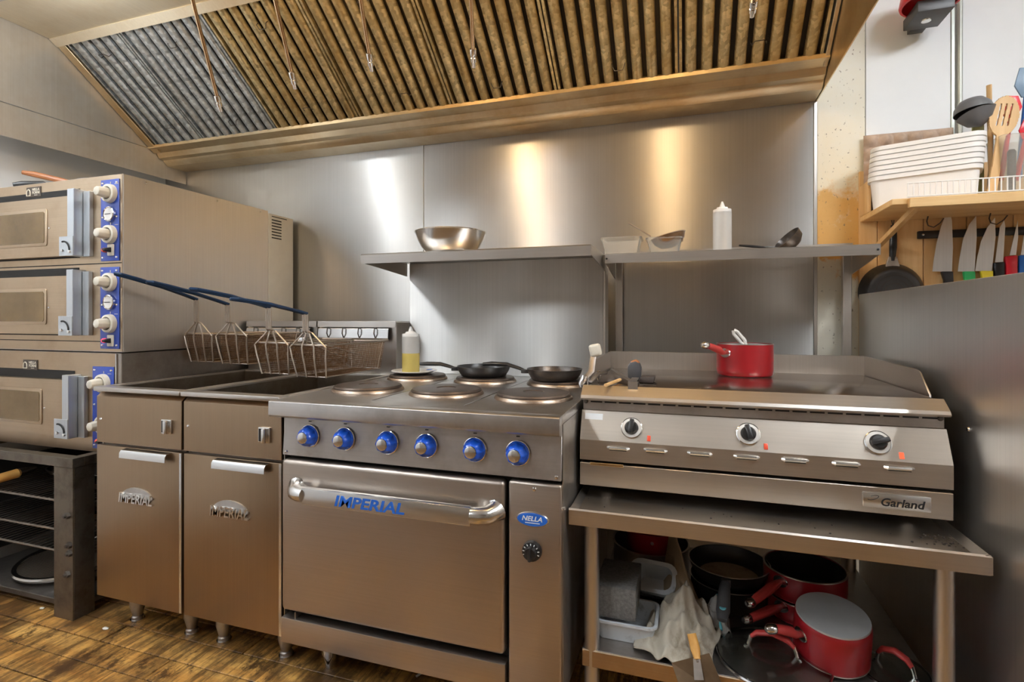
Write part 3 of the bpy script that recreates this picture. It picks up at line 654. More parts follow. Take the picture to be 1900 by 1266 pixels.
# ================================================================== fryers
FZ = 0.892
def fryer(x0, label):
    W = 0.408; x1 = x0+W; f = 1.36; xm = (x0+x1)/2
    t = thing('deep_fryer', label, 'fryer', (xm, 1.75, 0), 0, 'deep fryers')
    part('cabinet', MB().box(x0+0.004, x1-0.004, f+0.024, f+0.03, 0.14, 0.86).box(x0+0.002, x0+0.006, f+0.02, 2.19, 0.14, 0.872).box(x1-0.006, x1-0.002, f+0.02, 2.19, 0.14, 0.872).box(x0+0.006, x1-0.006, f+0.03, 2.19, 0.14, 0.146).box(x0+0.006,x1-0.006,2.184,2.19,0.146,0.872), 'steel_v', t)
    part('upper_panel', MB().prism([(f,0.690),(f+0.02,0.690),(f+0.03,0.872),(f+0.018,0.872),(f,0.856)], 'x', x0+0.001, x1-0.001), 'steel_fryer_darkened', t, bevel=0.0015, angle=20)
    d = part('door', MB().box(x0+0.001, x1-0.001, f, f+0.021, 0.134, 0.681), 'steel_fryer_darkened', t, bevel=0.002)
    part('door_handle', MB().sheet([(f-0.001,0.679),(f-0.020,0.676),(f-0.026,0.668),(f-0.027,0.650)], 'x', x0+0.150, x1-0.045, 0.0025), 'steel_bright', d)
    part('edge_trim', MB().box(x1-0.010, x1-0.0005, f-0.0015, f, 0.136, 0.679), 'steel_bright', d)
    l_ = part('latch', MB().box(x1-0.088, x1-0.042, f-0.006, f, 0.742, 0.792), 'steel_bright', t, bevel=0.003)
    part('latch_slot', MB().box(x1-0.084, x1-0.069, f-0.0068, f-0.006, 0.747, 0.787), 'black_gap', l_)
    part('latch_tab', MB().box(x1-0.064, x1-0.050, f-0.020, f-0.006, 0.744, 0.790), 'steel_bright', l_, bevel=0.003)
    part('screw', MB().lathe([(0,0),(0.005,0),(0.004,0.003),(0,0.004)], (x0+0.022, f, 0.775), (0,-1,0), 10), 'chrome', t)
    # arched relief badge
    bx, bz = x0+0.205, 0.508
    top = [(bx+0.075*math.cos(a), bz-0.004+0.040*math.sin(a)) for a in [PI*k/14 for k in range(1, 14)]]
    bd = part('badge', MB().prism([(bx+0.074,bz-0.001),(bx+0.074,bz+0.006)]+top+[(bx-0.074,bz+0.006),(bx-0.074,bz-0.001)], 'y', f-0.006, f), 'steel_dull', d, bevel=0.0015, label='raised metal badge')
    lettering('lettering', 'IMPERIAL', 'steel_bright', bd, (bx, f-0.006, bz-0.002), 0.158, 0.034, depth=0.010, offset=0.015, shear=0.12)
    # rim and tank
    part('rim', MB().box(x0, x1, 1.348, 1.392, FZ-0.016, FZ).box(x0, x0+0.022, 1.392, 2.055, FZ-0.016, FZ).box(x1-0.022, x1, 1.392, 2.055, FZ-0.016, FZ).box(x0+0.022,x1-0.022,2.02,2.055,FZ-0.016,FZ), 'steel', t, bevel=0.0025)
    tk = MB(); a, c, g, h = x0+0.023, x1-0.023, 1.393, 2.019
    tk.add([(a,g,FZ-0.008),(c,g,FZ-0.008),(c,h,FZ-0.008),(a,h,FZ-0.008),(a+0.01,g+0.05,0.66),(c-0.01,g+0.05,0.66),(c-0.01,h-0.01,0.66),(a+0.01,h-0.01,0.66)], [(0,1,5,4),(1,2,6,5),(2,3,7,6),(3,0,4,7),(4,5,6,7)])
    part('tank', tk, 'tank', t)
    for k in range(2): part('grate_bar', MB().box(a+0.02, c-0.02, 1.60+k*0.2, 1.612+k*0.2, 0.70, 0.708), 'iron', t)
    # flue and basket hanger
    fb_ = part('flue', MB().box(x0+0.001, x1-0.001, 2.060, 2.185, FZ-0.016, 1.120), 'steel_v', t, bevel=0.002, seg=1)
    part('flue_cap', MB().sheet([(2.052,1.098),(2.052,1.123),(2.19,1.123)], 'x', x0, x1, 0.002), 'steel', fb_)
    hg = part('basket_hanger', MB().sheet([(2.058,1.098),(2.040,1.090),(2.036,1.050),(2.044,1.040)], 'x', x0+0.012, x1-0.030, 0.003), 'steel_bright', t)
    for k in range(4):
        xx = x0+0.07+k*0.082
        part('hook', MB().tube([(xx,2.052,1.094),(xx,2.028,1.092),(xx,2.024,1.070),(xx,2.034,1.052)], 0.0028, 6), 'iron', hg)
    for xx in (x0+0.07, x1-0.07):
        for yy in (1.46, 2.10):
            lg = part('leg', MB().lathe([(0,0.002),(0.020,0.002),(0.020,0.018),(0.016,0.022),(0.026,0.06),(0.026,0.14),(0,0.14)], (xx,yy,0), (0,0,1), 16), 'steel_dull', t)
            part('foot', MB().lathe([(0,0),(0.024,0),(0.024,0.008),(0,0.008)], (xx,yy,0), (0,0,1), 16), 'chrome', lg)
    return t
fryer(-2.030, 'stainless deep fryer next to the pizza ovens, left of the pair')
fryer(-1.614, 'stainless deep fryer next to the range, right of the pair')

# ------------------------------------------------------------------ fryer baskets
def basket(xa, xb_, ya, yb, zt, zb, stem_top, hend, label):
    t = thing('fryer_basket', label, 'basket', ((xa+xb_)/2, (ya+yb)/2, zb), 0, 'fryer baskets with blue handles')
    w_, tp = xb_-xa, 0.014
    top = [Vector((xa,ya,zt)), Vector((xb_,ya,zt)), Vector((xb_,yb,zt)), Vector((xa,yb,zt))]
    bot = [Vector((xa+tp,ya+tp*1.3,zb)), Vector((xb_-tp,ya+tp*1.3,zb)), Vector((xb_-tp,yb-tp,zb)), Vector((xa+tp,yb-tp,zb))]
    m = MB(); th = 0.0008; sp_ = 0.0075
    def wire(a, c): m.tube([a, c], th, 3)
    for i in range(4):
        a, c, d, e = top[i], top[(i+1) % 4], bot[i], bot[(i+1) % 4]
        n_ = int((c-a).length/sp_)
        for k in range(n_+1): wire(a.lerp(c, k/n_), d.lerp(e, k/n_))
        nz = int((zt-zb)/sp_)
        for k in range(nz+1): wire(a.lerp(d, k/nz), c.lerp(e, k/nz))
    n1 = int((bot[1]-bot[0]).length/sp_); n2 = int((bot[2]-bot[1]).length/sp_)
    for k in range(1, n1): wire(bot[0].lerp(bot[1], k/n1), bot[3].lerp(bot[2], k/n1))
    for k in range(1, n2): wire(bot[0].lerp(bot[3], k/n2), bot[1].lerp(bot[2], k/n2))
    part('wire_mesh', m, 'mesh_wire', t, kind='stuff', angle=80)
    part('rim_wire', MB().tube(top, 0.0030, 6, closed=True), 'wire', t)
    part('base_wire', MB().tube(bot, 0.0022, 6, closed=True), 'wire', t)
    S = Vector(stem_top); xm = S.x
    for k in range(4):
        u = (k-1.5)/1.5; xs = xm+u*0.010
        x1 = (xa+xb_)/2+u*(w_/2+0.001); x2 = (xa+xb_)/2+u*(w_/2-tp)
        part('support_wire', MB().tube([(xs,S.y,S.z),(xs,S.y+0.002,zt+0.052),(xs+(x1-xs)*0.12,ya-0.004,zt+0.045),(x1,ya-0.006,zt-0.008),(x1*0.7+x2*0.3,ya-0.003,zt-0.04),(x2,ya+tp*1.3-0.004,zb-0.002)], 0.0030, 6), 'wire', t)
    for s in (-1, 1):
        x = (xa if s < 0 else xb_)
        part('support_wire', MB().tube([(x+0.001*s,yb-0.02,zt-0.002),(x-s*tp,yb-0.035,zb)], 0.002, 6), 'wire', t)
    E_ = Vector(hend); d = E_-S; L = []; Rr = []
    for q in (0, 0.15, 0.45, 0.55, 0.8, 0.97): L.append(S+d*q+Vector((-(0.008+(0.007 if q > 0.5 else 0)),0,0.006*math.sin(q*PI))))
    for q in (0.97, 0.8, 0.55, 0.45, 0.15, 0): Rr.append(S+d*q+Vector((0.008+(0.007 if q > 0.5 else 0),0,0.006*math.sin(q*PI))))
    part('handle', MB().tube(L+[E_]+Rr, 0.0052, 8), 'blue_grip', t, label='dark blue coated handle')
    part('handle_web', MB().add([S+Vector((-0.008,0,0.001)), S+Vector((0.008,0,0.001)), S+d*0.45+Vector((0.008,0,0.006)), S+d*0.45+Vector((-0.008,0,0.006)), S+Vector((-0.008,0,-0.003)), S+Vector((0.008,0,-0.003)), S+d*0.45+Vector((0.008,0,0.002)), S+d*0.45+Vector((-0.008,0,0.002))], [(0,1,2,3),(7,6,5,4),(0,4,5,1),(1,5,6,2),(2,6,7,3),(3,7,4,0)]), 'blue_grip', t)
    return t
basket(-2.022, -1.872, 1.715, 2.020, 1.072, 0.955, (-1.948,1.700,1.218), (-1.948,1.368,1.300), 'leftmost fryer basket, hanging beside the pizza oven side')
basket(-1.850, -1.690, 1.715, 2.020, 1.072, 0.950, (-1.770,1.690,1.196), (-1.770,1.352,1.266), 'second fryer basket from the left, over the left fryer')
basket(-1.556, -1.402, 1.620, 2.005, 1.046, 0.928, (-1.480,1.600,1.180), (-1.480,1.272,1.232), 'third fryer basket from the left, over the right fryer')
basket(-1.388, -1.232, 1.615, 2.005, 1.040, 0.922, (-1.312,1.598,1.156), (-1.312,1.270,1.198), 'rightmost fryer basket, nearest the range, with tongs lying in it')
tg = thing('tongs', 'steel tongs lying in the rightmost fryer basket', 'tongs', (-1.31, 1.75, 0.97))
A = Vector((-1.368,1.660,1.052)); 
for s, B in ((-1, Vector((-1.262,1.84,0.965))), (1, Vector((-1.245,1.86,0.985)))):
    part('arm', MB().tube([A, A.lerp(B,0.5)+Vector((0.004*s,0,0.004*s)), B], [0.007,0.006,0.004], 8, flat=0.35, up=(0,0,1)), 'steel_bright', tg)
part('spring_end', MB().box(A.x-0.022, A.x+0.006, A.y-0.012, A.y+0.012, A.z-0.004, A.z+0.014), 'chrome', tg, bevel=0.003)

# ================================================================== six-plate range
RX0, RX1, RF, RZ = -1.200, -0.303, 1.36, 0.888
rg = thing('electric_range', 'stainless electric range with six round hot plates, blue knobs and oven', 'range', (-0.75, 1.75, 0))
part('body', MB().box(RX0+0.002, RX1-0.002, RF+0.03, 2.20, 0.13, 0.860), 'black_steel', rg)
part('side_panel', MB().box(RX0, RX0+0.002, RF+0.004, 2.20, 0.13, 0.860), 'steel_v', rg)
part('side_panel', MB().box(RX1-0.002, RX1, RF+0.004, 2.20, 0.13, 0.860), 'steel_dull', rg)
ct = part('cooktop', MB().prism([(1.312,0.884),(1.318,RZ-0.001),(1.328,RZ),(1.3465,RZ),(1.3465,0.834),(1.318,0.836),(1.311,0.842)], 'x', RX0-0.014, RX1+0.002).box(RX0-0.004, RX1+0.002, 1.3465, 2.20, 0.862, RZ), 'steel_top', rg, bevel=0.0015)
for xs in (-0.905, -0.600):
    part('seam', MB().box(xs-0.0025, xs+0.0025, 1.40, 2.17, RZ, RZ+0.0012), 'steel_bright', ct)
for j, yy in enumerate((1.605, 1.965)):
    for i, xx in enumerate((-1.052, -0.752, -0.452)):
        hp = part('hot_plate', MB().lathe([(0,0.019),(0.030,0.018),(0.034,0.021),(0.100,0.021),(0.112,0.019),(0.116,0.014),(0.116,0.004),(0,0.004)], (xx,yy,RZ), (0,0,1), 48), 'hotplate', rg, label='dark iron hot plate')
        part('spill_ring', MB().lathe([(0.114,0.0005),(0.124,0.0005),(0.123,0.005),(0.119,0.010),(0.114,0.010)], (xx,yy,RZ), (0,0,1), 48), 'plate_ring', hp)
part('control_panel', MB().prism([(RF+0.004,0.834),(RF+0.03,0.834),(RF+0.03,0.712),(RF-0.006,0.712)], 'x', RX0+0.003, RX1-0.003), 'steel_dull', rg, bevel=0.001, seg=1)
for xx, zz in ((RX0+0.016,0.722),(RX1-0.016,0.722)):
    part('screw', MB().lathe([(0,0),(0.0055,0),(0.004,0.003),(0,0.004)], (xx,RF-0.006,zz), (0,-1,0), 12), 'chrome', rg)
for xx in (-1.096, -0.969, -0.822, -0.697, -0.549, -0.425):
    zz, yk = 0.777, RF-0.002
    nn = 24; ring = []
    kb = MB().lathe([(0.030,0),(0.0325,0.002),(0.0325,0.008),(0.029,0.011),(0,0.011)], (xx,yk,zz), (0,-1,0.05), 28)
    k_ = part('knob', kb, 'blue_knob', rg, label='blue control knob')
    lob = MB(); n8 = 40; prof = [(0.029,0.010),(0.0265,0.024),(0.022,0.034),(0.017,0.037)]
    vv = []; ff = []
    for r, h in prof:
        for q in range(n8):
            a = 2*PI*q/n8; rr = r*(1+0.055*math.cos(8*a)); vv.append((xx+rr*math.cos(a), yk-h, zz+rr*math.sin(a)))
    for p_ in range(len(prof)-1):
        for q in range(n8): ff.append((p_*n8+q, p_*n8+(q+1) % n8, (p_+1)*n8+(q+1) % n8, (p_+1)*n8+q))
    part('grip', lob.add(vv, ff), 'blue_knob', k_)
    part('knob_cap', MB().lathe([(0.0175,0.036),(0.0165,0.039),(0.012,0.041),(0,0.0415)], (xx,yk,zz), (0,-1,0), 24), 'steel_bright', k_)
    part('chrome_ring', MB().lathe([(0.0325,0.001),(0.0345,0.002),(0.0345,0.005),(0.0325,0.006)], (xx,yk,zz), (0,-1,0), 28), 'chrome', k_)
    part('mark', MB().box(xx-0.005, xx+0.005, RF-0.004, RF-0.0025, zz+0.043, zz+0.046), 'ink', k_)
dx1 = -0.461
dr = part('oven_door', MB().box(RX0+0.003, dx1, RF-0.014, RF+0.026, 0.228, 0.700), 'steel_door', rg, bevel=0.014, seg=4)
part('door_gap', MB().box(RX0+0.004, dx1+0.006, RF+0.0275, RF+0.0295, 0.205, 0.712), 'black_gap', rg)
# handle: bar with swept ends
hz, hy = 0.612, RF-0.062; a0, a1 = -1.080, -0.540
hd = part('door_handle', MB().prism([(hy,hz-0.025),(hy+0.020,hz-0.022),(hy+0.022,hz+0.020),(hy+0.012,hz+0.026),(hy,hz+0.023)], 'x', a0, a1), 'steel_bright', dr, bevel=0.0015, angle=20)
for xs, s in ((a0, -1), (a1, 1)):
    part('handle_end', MB().tube([(xs-s*0.002,hy+0.012,hz),(xs+s*0.018,hy+0.014,hz),(xs+s*0.038,hy+0.024,hz),(xs+s*0.052,hy+0.042,hz+0.004),(xs+s*0.054,RF-0.012,hz+0.006)], [0.0225,0.0235,0.025,0.027,0.032], 16, flat=1.0), 'steel_bright', hd)
lettering('lettering', 'IMPERIAL', 'blue_print', hd, (-0.850, hy-0.0005, hz-0.001), 0.228, 0.032, depth=0.0012, offset=0.025, shear=0.22)
part('kick_plate', MB().box(RX0+0.002, dx1+0.002, RF-0.012, RF+0.028, 0.128, 0.205), 'steel_door', rg, bevel=0.002)
part('door_stop', MB().box(RX0+0.05, RX0+0.054, RF-0.008, RF+0.024, 0.205, 0.226), 'steel_dull', rg)
cl = part('side_column', MB().box(dx1+0.010, RX1-0.001, RF-0.010, RF+0.026, 0.128, 0.703), 'steel_door', rg, bevel=0.008, seg=3)
part('screw', MB().lathe([(0,0),(0.006,0),(0.0045,0.003),(0,0.004)], (-0.378,RF-0.010,0.686), (0,-1,0), 12), 'chrome', cl)
bdg = part('badge', MB().lathe([(0,0.003),(0.043,0.003),(0.045,0.0015),(0.045,0)], (-0.383,RF-0.010,0.606), (0,-1,0), 40, 1, 0.44), 'steel_bright', cl, label='oval blue badge')
part('badge_face', MB().lathe([(0,0.0042),(0.0405,0.0042),(0.0415,0.003)], (-0.383,RF-0.010,0.606), (0,-1,0), 40, 1, 0.42), 'blue_print', bdg)
lettering('lettering', 'NELLA', 'white_plastic', bdg, (-0.383,RF-0.0143,0.609), 0.056, 0.013, depth=0.0008, offset=0.02, shear=0.25)
part('lettering', MB().box(-0.402,-0.362,RF-0.0147,RF-0.0142,0.5965,0.5985), 'white_plastic', bdg)
tk_ = part('thermostat_knob', MB().lathe([(0.026,0),(0.027,0.003),(0.025,0.013),(0.017,0.015),(0.015,0.028),(0,0.029)], (-0.383,RF-0.010,0.524), (0,-1,0), 24), 'black_plastic', cl)
for k in range(9):
    a = math.radians(200-k*27); part('dial_mark', MB().box(-0.0012,0.0012,-0.0004,0.0004,-0.0025,0.0025).xf(Matrix.Translation((-0.383+0.0205*math.cos(a), RF-0.0252, 0.524+0.0205*math.sin(a))) @ Matrix.Rotation(PI/2-a, 4, 'Y')), 'white_plastic', tk_)
part('grip', MB().box(-0.387,-0.379,RF-0.044,RF-0.012,0.506,0.542), 'black_plastic', tk_, bevel=0.002)
for xx in (RX0+0.10, RX1-0.10):
    for yy in (1.462, 2.08):
        lg = part('leg', MB().lathe([(0,0.0),(0.017,0.0),(0.021,0.014),(0.022,0.030),(0.030,0.05),(0.030,0.13),(0,0.13)], (xx,yy,0), (0,0,1), 18), 'chrome', rg)
# back riser with shelf
rs = part('back_riser', MB().box(RX0-0.004, RX1-0.012, 2.17, 2.198, RZ, 1.389), 'steel_wall', rg, bevel=0.002, seg=1)
part('riser_side', MB().box(RX1-0.012, RX1-0.004, 2.168, 2.26, RZ, 1.388), 'steel_v', rg, bevel=0.001, seg=1)
sh = part('shelf', MB().sheet([(1.832,1.362),(1.808,1.354),(1.804,1.388),(1.812,1.393),(2.198,1.393)], 'x', RX0-0.018, RX1-0.002, -0.003), 'steel', rg)
for xa in (RX0-0.016, RX1-0.006):
    part('shelf_gusset', MB().prism([(1.812,1.389),(1.812,1.358),(2.166,1.330),(2.166,1.389)], 'x', xa, xa+0.004), 'steel', sh)

# ================================================================== griddle
GX0, GX1 = -0.290, 0.612
gd = thing('griddle', 'wide stainless countertop griddle with three black dials and splash guard', 'griddle', (0.16, 1.85, 0.632))
part('body', MB().box(GX0+0.012, GX1-0.012, 1.575, 2.195, 0.652, 0.905), 'steel_dull', gd)
for xx in (GX0+0.06, GX1-0.06):
    for yy in (1.63, 2.13): part('foot', MB().lathe([(0,0),(0.016,0),(0.020,0.024),(0,0.024)], (xx,yy,0.630), (0,0,1), 16), 'chrome', gd)
part('griddle_plate', MB().box(GX0+0.012, GX1-0.010, 1.594, 2.178, 0.906, 0.936), 'griddle_plate', gd, bevel=0.002)
part('front_lip', MB().prism([(1.594,0.934),(1.590,0.938),(1.554,0.912),(1.548,0.903),(1.552,0.898),(1.594,0.9035)], 'x', GX0-0.002, GX1+0.004), 'steel', gd, bevel=0.001, seg=1, angle=20, label='wide sloped front lip')
sb = part('slot_band', MB().box(GX0+0.004, GX1-0.006, 1.562, 1.574, 0.868, 0.903), 'steel_dull', gd, bevel=0.001, seg=1)
for k in range(21):
    x = GX0+0.026+k*0.0412; part('slot', MB().box(x, x+0.034, 1.5610, 1.5618, 0.8905, 0.8945), 'black_gap', sb)
for xx in (GX0+0.012, GX1-0.014): part('screw', MB().lathe([(0,0),(0.007,0),(0.005,0.004),(0,0.005)], (xx,1.562,0.893), (0,-1,0), 12), 'iron', sb)
fp = part('control_face', MB().prism([(1.566,0.866),(1.576,0.866),(1.576,0.728),(1.530,0.728),(1.530,0.786)], 'x', GX0, GX1), 'steel_face', gd, angle=12)
sl = Vector((0,-(0.866-0.786),-(1.566-1.530))).normalized()   # outward normal of the sloped face
def onface(u, v):
    for q in range(40):
        y_ = 1.530+0.036*q/39; p = PY(u, v, y_)
        if p.z <= 0.786+(y_-1.530)/0.036*0.08: return p
    return PY(u, v, 1.548)
nrm = Vector((0,-0.08,0.036)).normalized(); upv = Vector((0,0.036,0.08)).normalized()
for (u, v), turn in (((1172,795),8), ((1388,806),-12), ((1628,822),75)):
    p = onface(u, v)
    k = part('dial', MB().lathe([(0.0285,0),(0.0285,0.004),(0.027,0.006),(0.0195,0.0065),(0.019,0.005),(0,0.005)], p, nrm, 32), 'porcelain', gd, label='black dial in a white ring')
    part('dial_rim', MB().lathe([(0.028,0),(0.030,0.0),(0.030,0.005),(0.028,0.0062)], p, nrm, 32), 'chrome', k)
    part('dial_cap', MB().lathe([(0,0.0),(0.0195,0.0),(0.0190,0.012),(0.015,0.017),(0,0.018)], p, nrm, 28), 'black_plastic', k)
    a = math.radians(turn); r_ = Vector((1,0,0))*math.cos(a)+upv*(-math.sin(a)); q = Vector((1,0,0))*math.sin(a)+upv*math.cos(a)
    vv = [p+r_*x+q*y_+nrm*z for z in (0.014,0.030) for x, y_ in ((-0.006,-0.019),(0.006,-0.019),(0.006,0.021),(-0.006,0.021))]
    part('dial_grip', MB().add(vv, [(0,3,2,1),(4,5,6,7),(0,1,5,4),(1,2,6,5),(2,3,7,6),(3,0,4,7)]), 'black_plastic', k, bevel=0.002)
for k, (u, v) in enumerate(((1204,814),(1421,829),(1673,846))):
    p = onface(u, v); vv = [p+Vector((1,0,0))*x+upv*y_+nrm*z for z in (-0.002,0.002) for x, y_ in ((-0.005,-0.008),(0.005,-0.008),(0.005,0.008),(-0.005,0.008))]
    il = part('indicator_lamp', MB().add(vv, [(0,3,2,1),(4,5,6,7),(0,1,5,4),(1,2,6,5),(2,3,7,6),(3,0,4,7)]), 'indicator' if k == 2 else 'red_lamp', gd, bevel=0.001, label='red indicator lamp')
p = onface(1102, 773); vv = [p+Vector((1,0,0))*x+upv*y_+nrm*z for z in (-0.0005,0.0006) for x, y_ in ((-0.026,-0.009),(0.026,-0.009),(0.026,0.009),(-0.026,0.009))]
part('sticker', MB().add(vv, [(0,3,2,1),(4,5,6,7),(0,1,5,4),(1,2,6,5),(2,3,7,6),(3,0,4,7)]), 'sticker', gd)
for k in range(7):
    u = (1147,1216,1298,1385,1475,1570,1668)[k]; p = PY(u, (832,836,842,848,854,861,869)[k], 1.5295)
    lv = part('louvre', MB().tube([(p.x-0.030,1.531,p.z),(p.x-0.024,1.5265,p.z),(p.x+0.024,1.5265,p.z),(p.x+0.030,1.531,p.z)], [0.004,0.0055,0.0055,0.004], 8), 'steel_bright', gd)
    part('louvre_gap', MB().box(p.x-0.024, p.x+0.024, 1.5225, 1.5290, p.z-0.0062, p.z-0.0035), 'black_gap', lv)
part('drawer_gap', MB().box(GX0+0.006, GX1-0.006, 1.5745, 1.576, 0.652, 0.728), 'black_gap', gd)
dw = part('drip_drawer', MB().box(GX0, GX1, 1.530, 1.574, 0.654, 0.719), 'steel_face', gd, bevel=0.0015, seg=1)
part('drawer_clip', MB().box(GX0+0.03, GX0+0.125, 1.526, 1.532, 0.714, 0.722), 'brass', dw, bevel=0.001, seg=1)
np_ = part('nameplate', MB().box(0.423, 0.566, 1.526, 1.530, 0.669, 0.706), 'steel_bright', dw, bevel=0.002)
lettering('lettering', 'Garland', 'ink', np_, (0.508, 1.5258, 0.6855), 0.092, 0.020, depth=0.001, offset=0.02, shear=0.2)
part('emblem', MB().tube([(0.434+0.011*(1-math.cos(a))+0.004*math.sin(a), 1.5257, 0.692+0.006*math.sin(a)+0.002*(1-math.cos(a))) for a in [2*PI*k/16 for k in range(2, 16)]], 0.0008, 5), 'ink', np_)
# splash guard
part('splash_back', MB().box(GX0, GX1, 2.180, 2.186, 0.905, 1.004), 'steel_v', gd, bevel=0.001, seg=1)
for x in (GX0, GX1-0.004):
    part('splash_side', MB().prism([(2.179,0.905),(2.179,1.004),(1.73,0.998),(1.71,0.992),(1.650,0.938),(1.650,0.905)], 'x', x, x+0.004), 'steel', gd, bevel=0.001, seg=1)

# ------------------------------------------------------------------ stand table
tb = thing('equipment_table', 'stainless steel stand table with round legs and undershelf below the griddle', 'table', (0.165, 1.8, 0))
TX0, TX1 = -0.296, 0.628
part('table_top', MB().box(TX0+0.002, TX1-0.002, 1.402, 2.24, 0.610, 0.616), 'steel_face', tb)
part('front_apron', MB().sheet([(1.425,0.586),(1.402,0.584),(1.400,0.624),(1.404,0.628),(1.418,0.618),(1.440,0.616)], 'x', TX0, TX1, -0.003), 'steel', tb, label='folded front edge')
for x, s in ((TX0, 1), (TX1, -1)):
    part('side_edge', MB().sheet([(x+s*0.02,0.616),(x+s*0.004,0.628),(x,0.624),(x,0.585)], 'y', 1.402, 2.24, 0.003), 'steel', tb)
part('back_edge', MB().box(TX0, TX1, 2.236, 2.240, 0.585, 0.628), 'steel', tb)
for x in (-0.242, 0.562):
    for y_ in (1.452, 2.18):
        lg = part('leg', MB().cyl((x,y_,0.05), (x,y_,0.610), 0.0205, n=24), 'steel_v', tb)
        part('foot', MB().lathe([(0,0),(0.016,0),(0.022,0.02),(0.022,0.06),(0,0.06)], (x,y_,0), (0,0,1), 18), 'steel_dull', lg)
UZ = 0.236
part('undershelf', MB().box(TX0+0.03, TX1-0.04, 1.438, 2.20, UZ-0.006, UZ), 'steel_dull', tb, bevel=0.001, seg=1)
part('undershelf_edge', MB().box(TX0+0.03, TX1-0.04, 1.432, 1.438, UZ-0.045, UZ+0.001), 'steel_warm', tb, bevel=0.002, seg=1)
# ------------------------------------------------------------------ overshelf behind the griddle
os_ = thing('wall_shelf', 'stainless wall shelf on upright posts behind the griddle', 'shelf', (0.165, 2.3, 0.9))
OZ = 1.384
so = part('shelf', MB().sheet([(2.075,1.352),(2.052,1.350),(2.050,1.385),(2.056,1.3875),(2.36,1.3875)], 'x', -0.292, 0.620, -0.003), 'steel', os_)
part('shelf_back', MB().box(-0.292, 0.620, 2.357, 2.361, 1.389, 1.43), 'steel', so)
for x in (-0.292, 0.617):
    part('shelf_gusset', MB().prism([(2.056,1.384),(2.056,1.352),(2.36,1.31),(2.36,1.384)], 'x', x, x+0.003), 'steel', so)
for x in (-0.29, 0.588):
    part('post', MB().box(x, x+0.030, 2.362, 2.392, 0.0, 1.40), 'steel_v', os_, bevel=0.002, seg=1)
for x in (-0.285, 0.612): part('bolt', MB().lathe([(0,0),(0.004,0),(0.003,0.003),(0,0.004)], (x,2.050,1.368), (0,-1,0), 10), 'ink', so)
# steel partition right of the griddle
pt = solo('splash_partition', MB().box(0.650, 0.656, 1.15, 2.395, 0.0, 1.232), 'steel_side', 'tall plain stainless splash panel right of the griddle', 'panel', (0.653, 1.78, 0), bevel=0.001, seg=1)
for v in ((1797,797),): 
    p = PX(*v, 0.650); part('screw', MB().lathe([(0,0),(0.006,0),(0.0045,0.003),(0,0.004)], p, (-1,0,0), 12), 'chrome', pt)

# ================================================================== builders for loose things
def loft(rings, bottom=True, top=False):
    mb = MB(); n = len(rings[0]); vv = [p for r in rings for p in r]; ff = []
    for i in range(len(rings)-1):
        for k in range(n): ff.append((i*n+k, i*n+(k+1) % n, (i+1)*n+(k+1) % n, (i+1)*n+k))
    if bottom: ff.append(tuple(range(n))[::-1])
    if top: ff.append(tuple((len(rings)-1)*n+k for k in range(n)))
    return mb.add(vv, ff)
def rrect(w_, d, r, z, n=5):
    out = []
    for cx, cy, a0 in ((w_/2-r, d/2-r, 0), (-w_/2+r, d/2-r, 1), (-w_/2+r, -d/2+r, 2), (w_/2-r, -d/2+r, 3)):
        for k in range(n): a = (a0+k/(n-1))*PI/2; out.append((cx+r*math.cos(a), cy+r*math.sin(a), z))
    return out
def tub_mesh(w_, d, h, taper=0.02, rim=0.008, r=0.02, th=0.0022, lip=0.006):
    R = [rrect(w_-2*taper, d-2*taper, r*0.8, 0), rrect(w_, d, r, h-lip), rrect(w_+2*rim, d+2*rim, r+rim, h-lip), rrect(w_+2*rim, d+2*rim, r+rim, h),
         rrect(w_-2*th, d-2*th, r, h), rrect(w_-2*taper-2*th, d-2*taper-2*th, r*0.8, th)]
    return loft(R, True, True)
def rotmat(rx=0, ry=0, rz=0): return Matrix.Rotation(rz, 4, 'Z') @ Matrix.Rotation(ry, 4, 'Y') @ Matrix.Rotation(rx, 4, 'X')
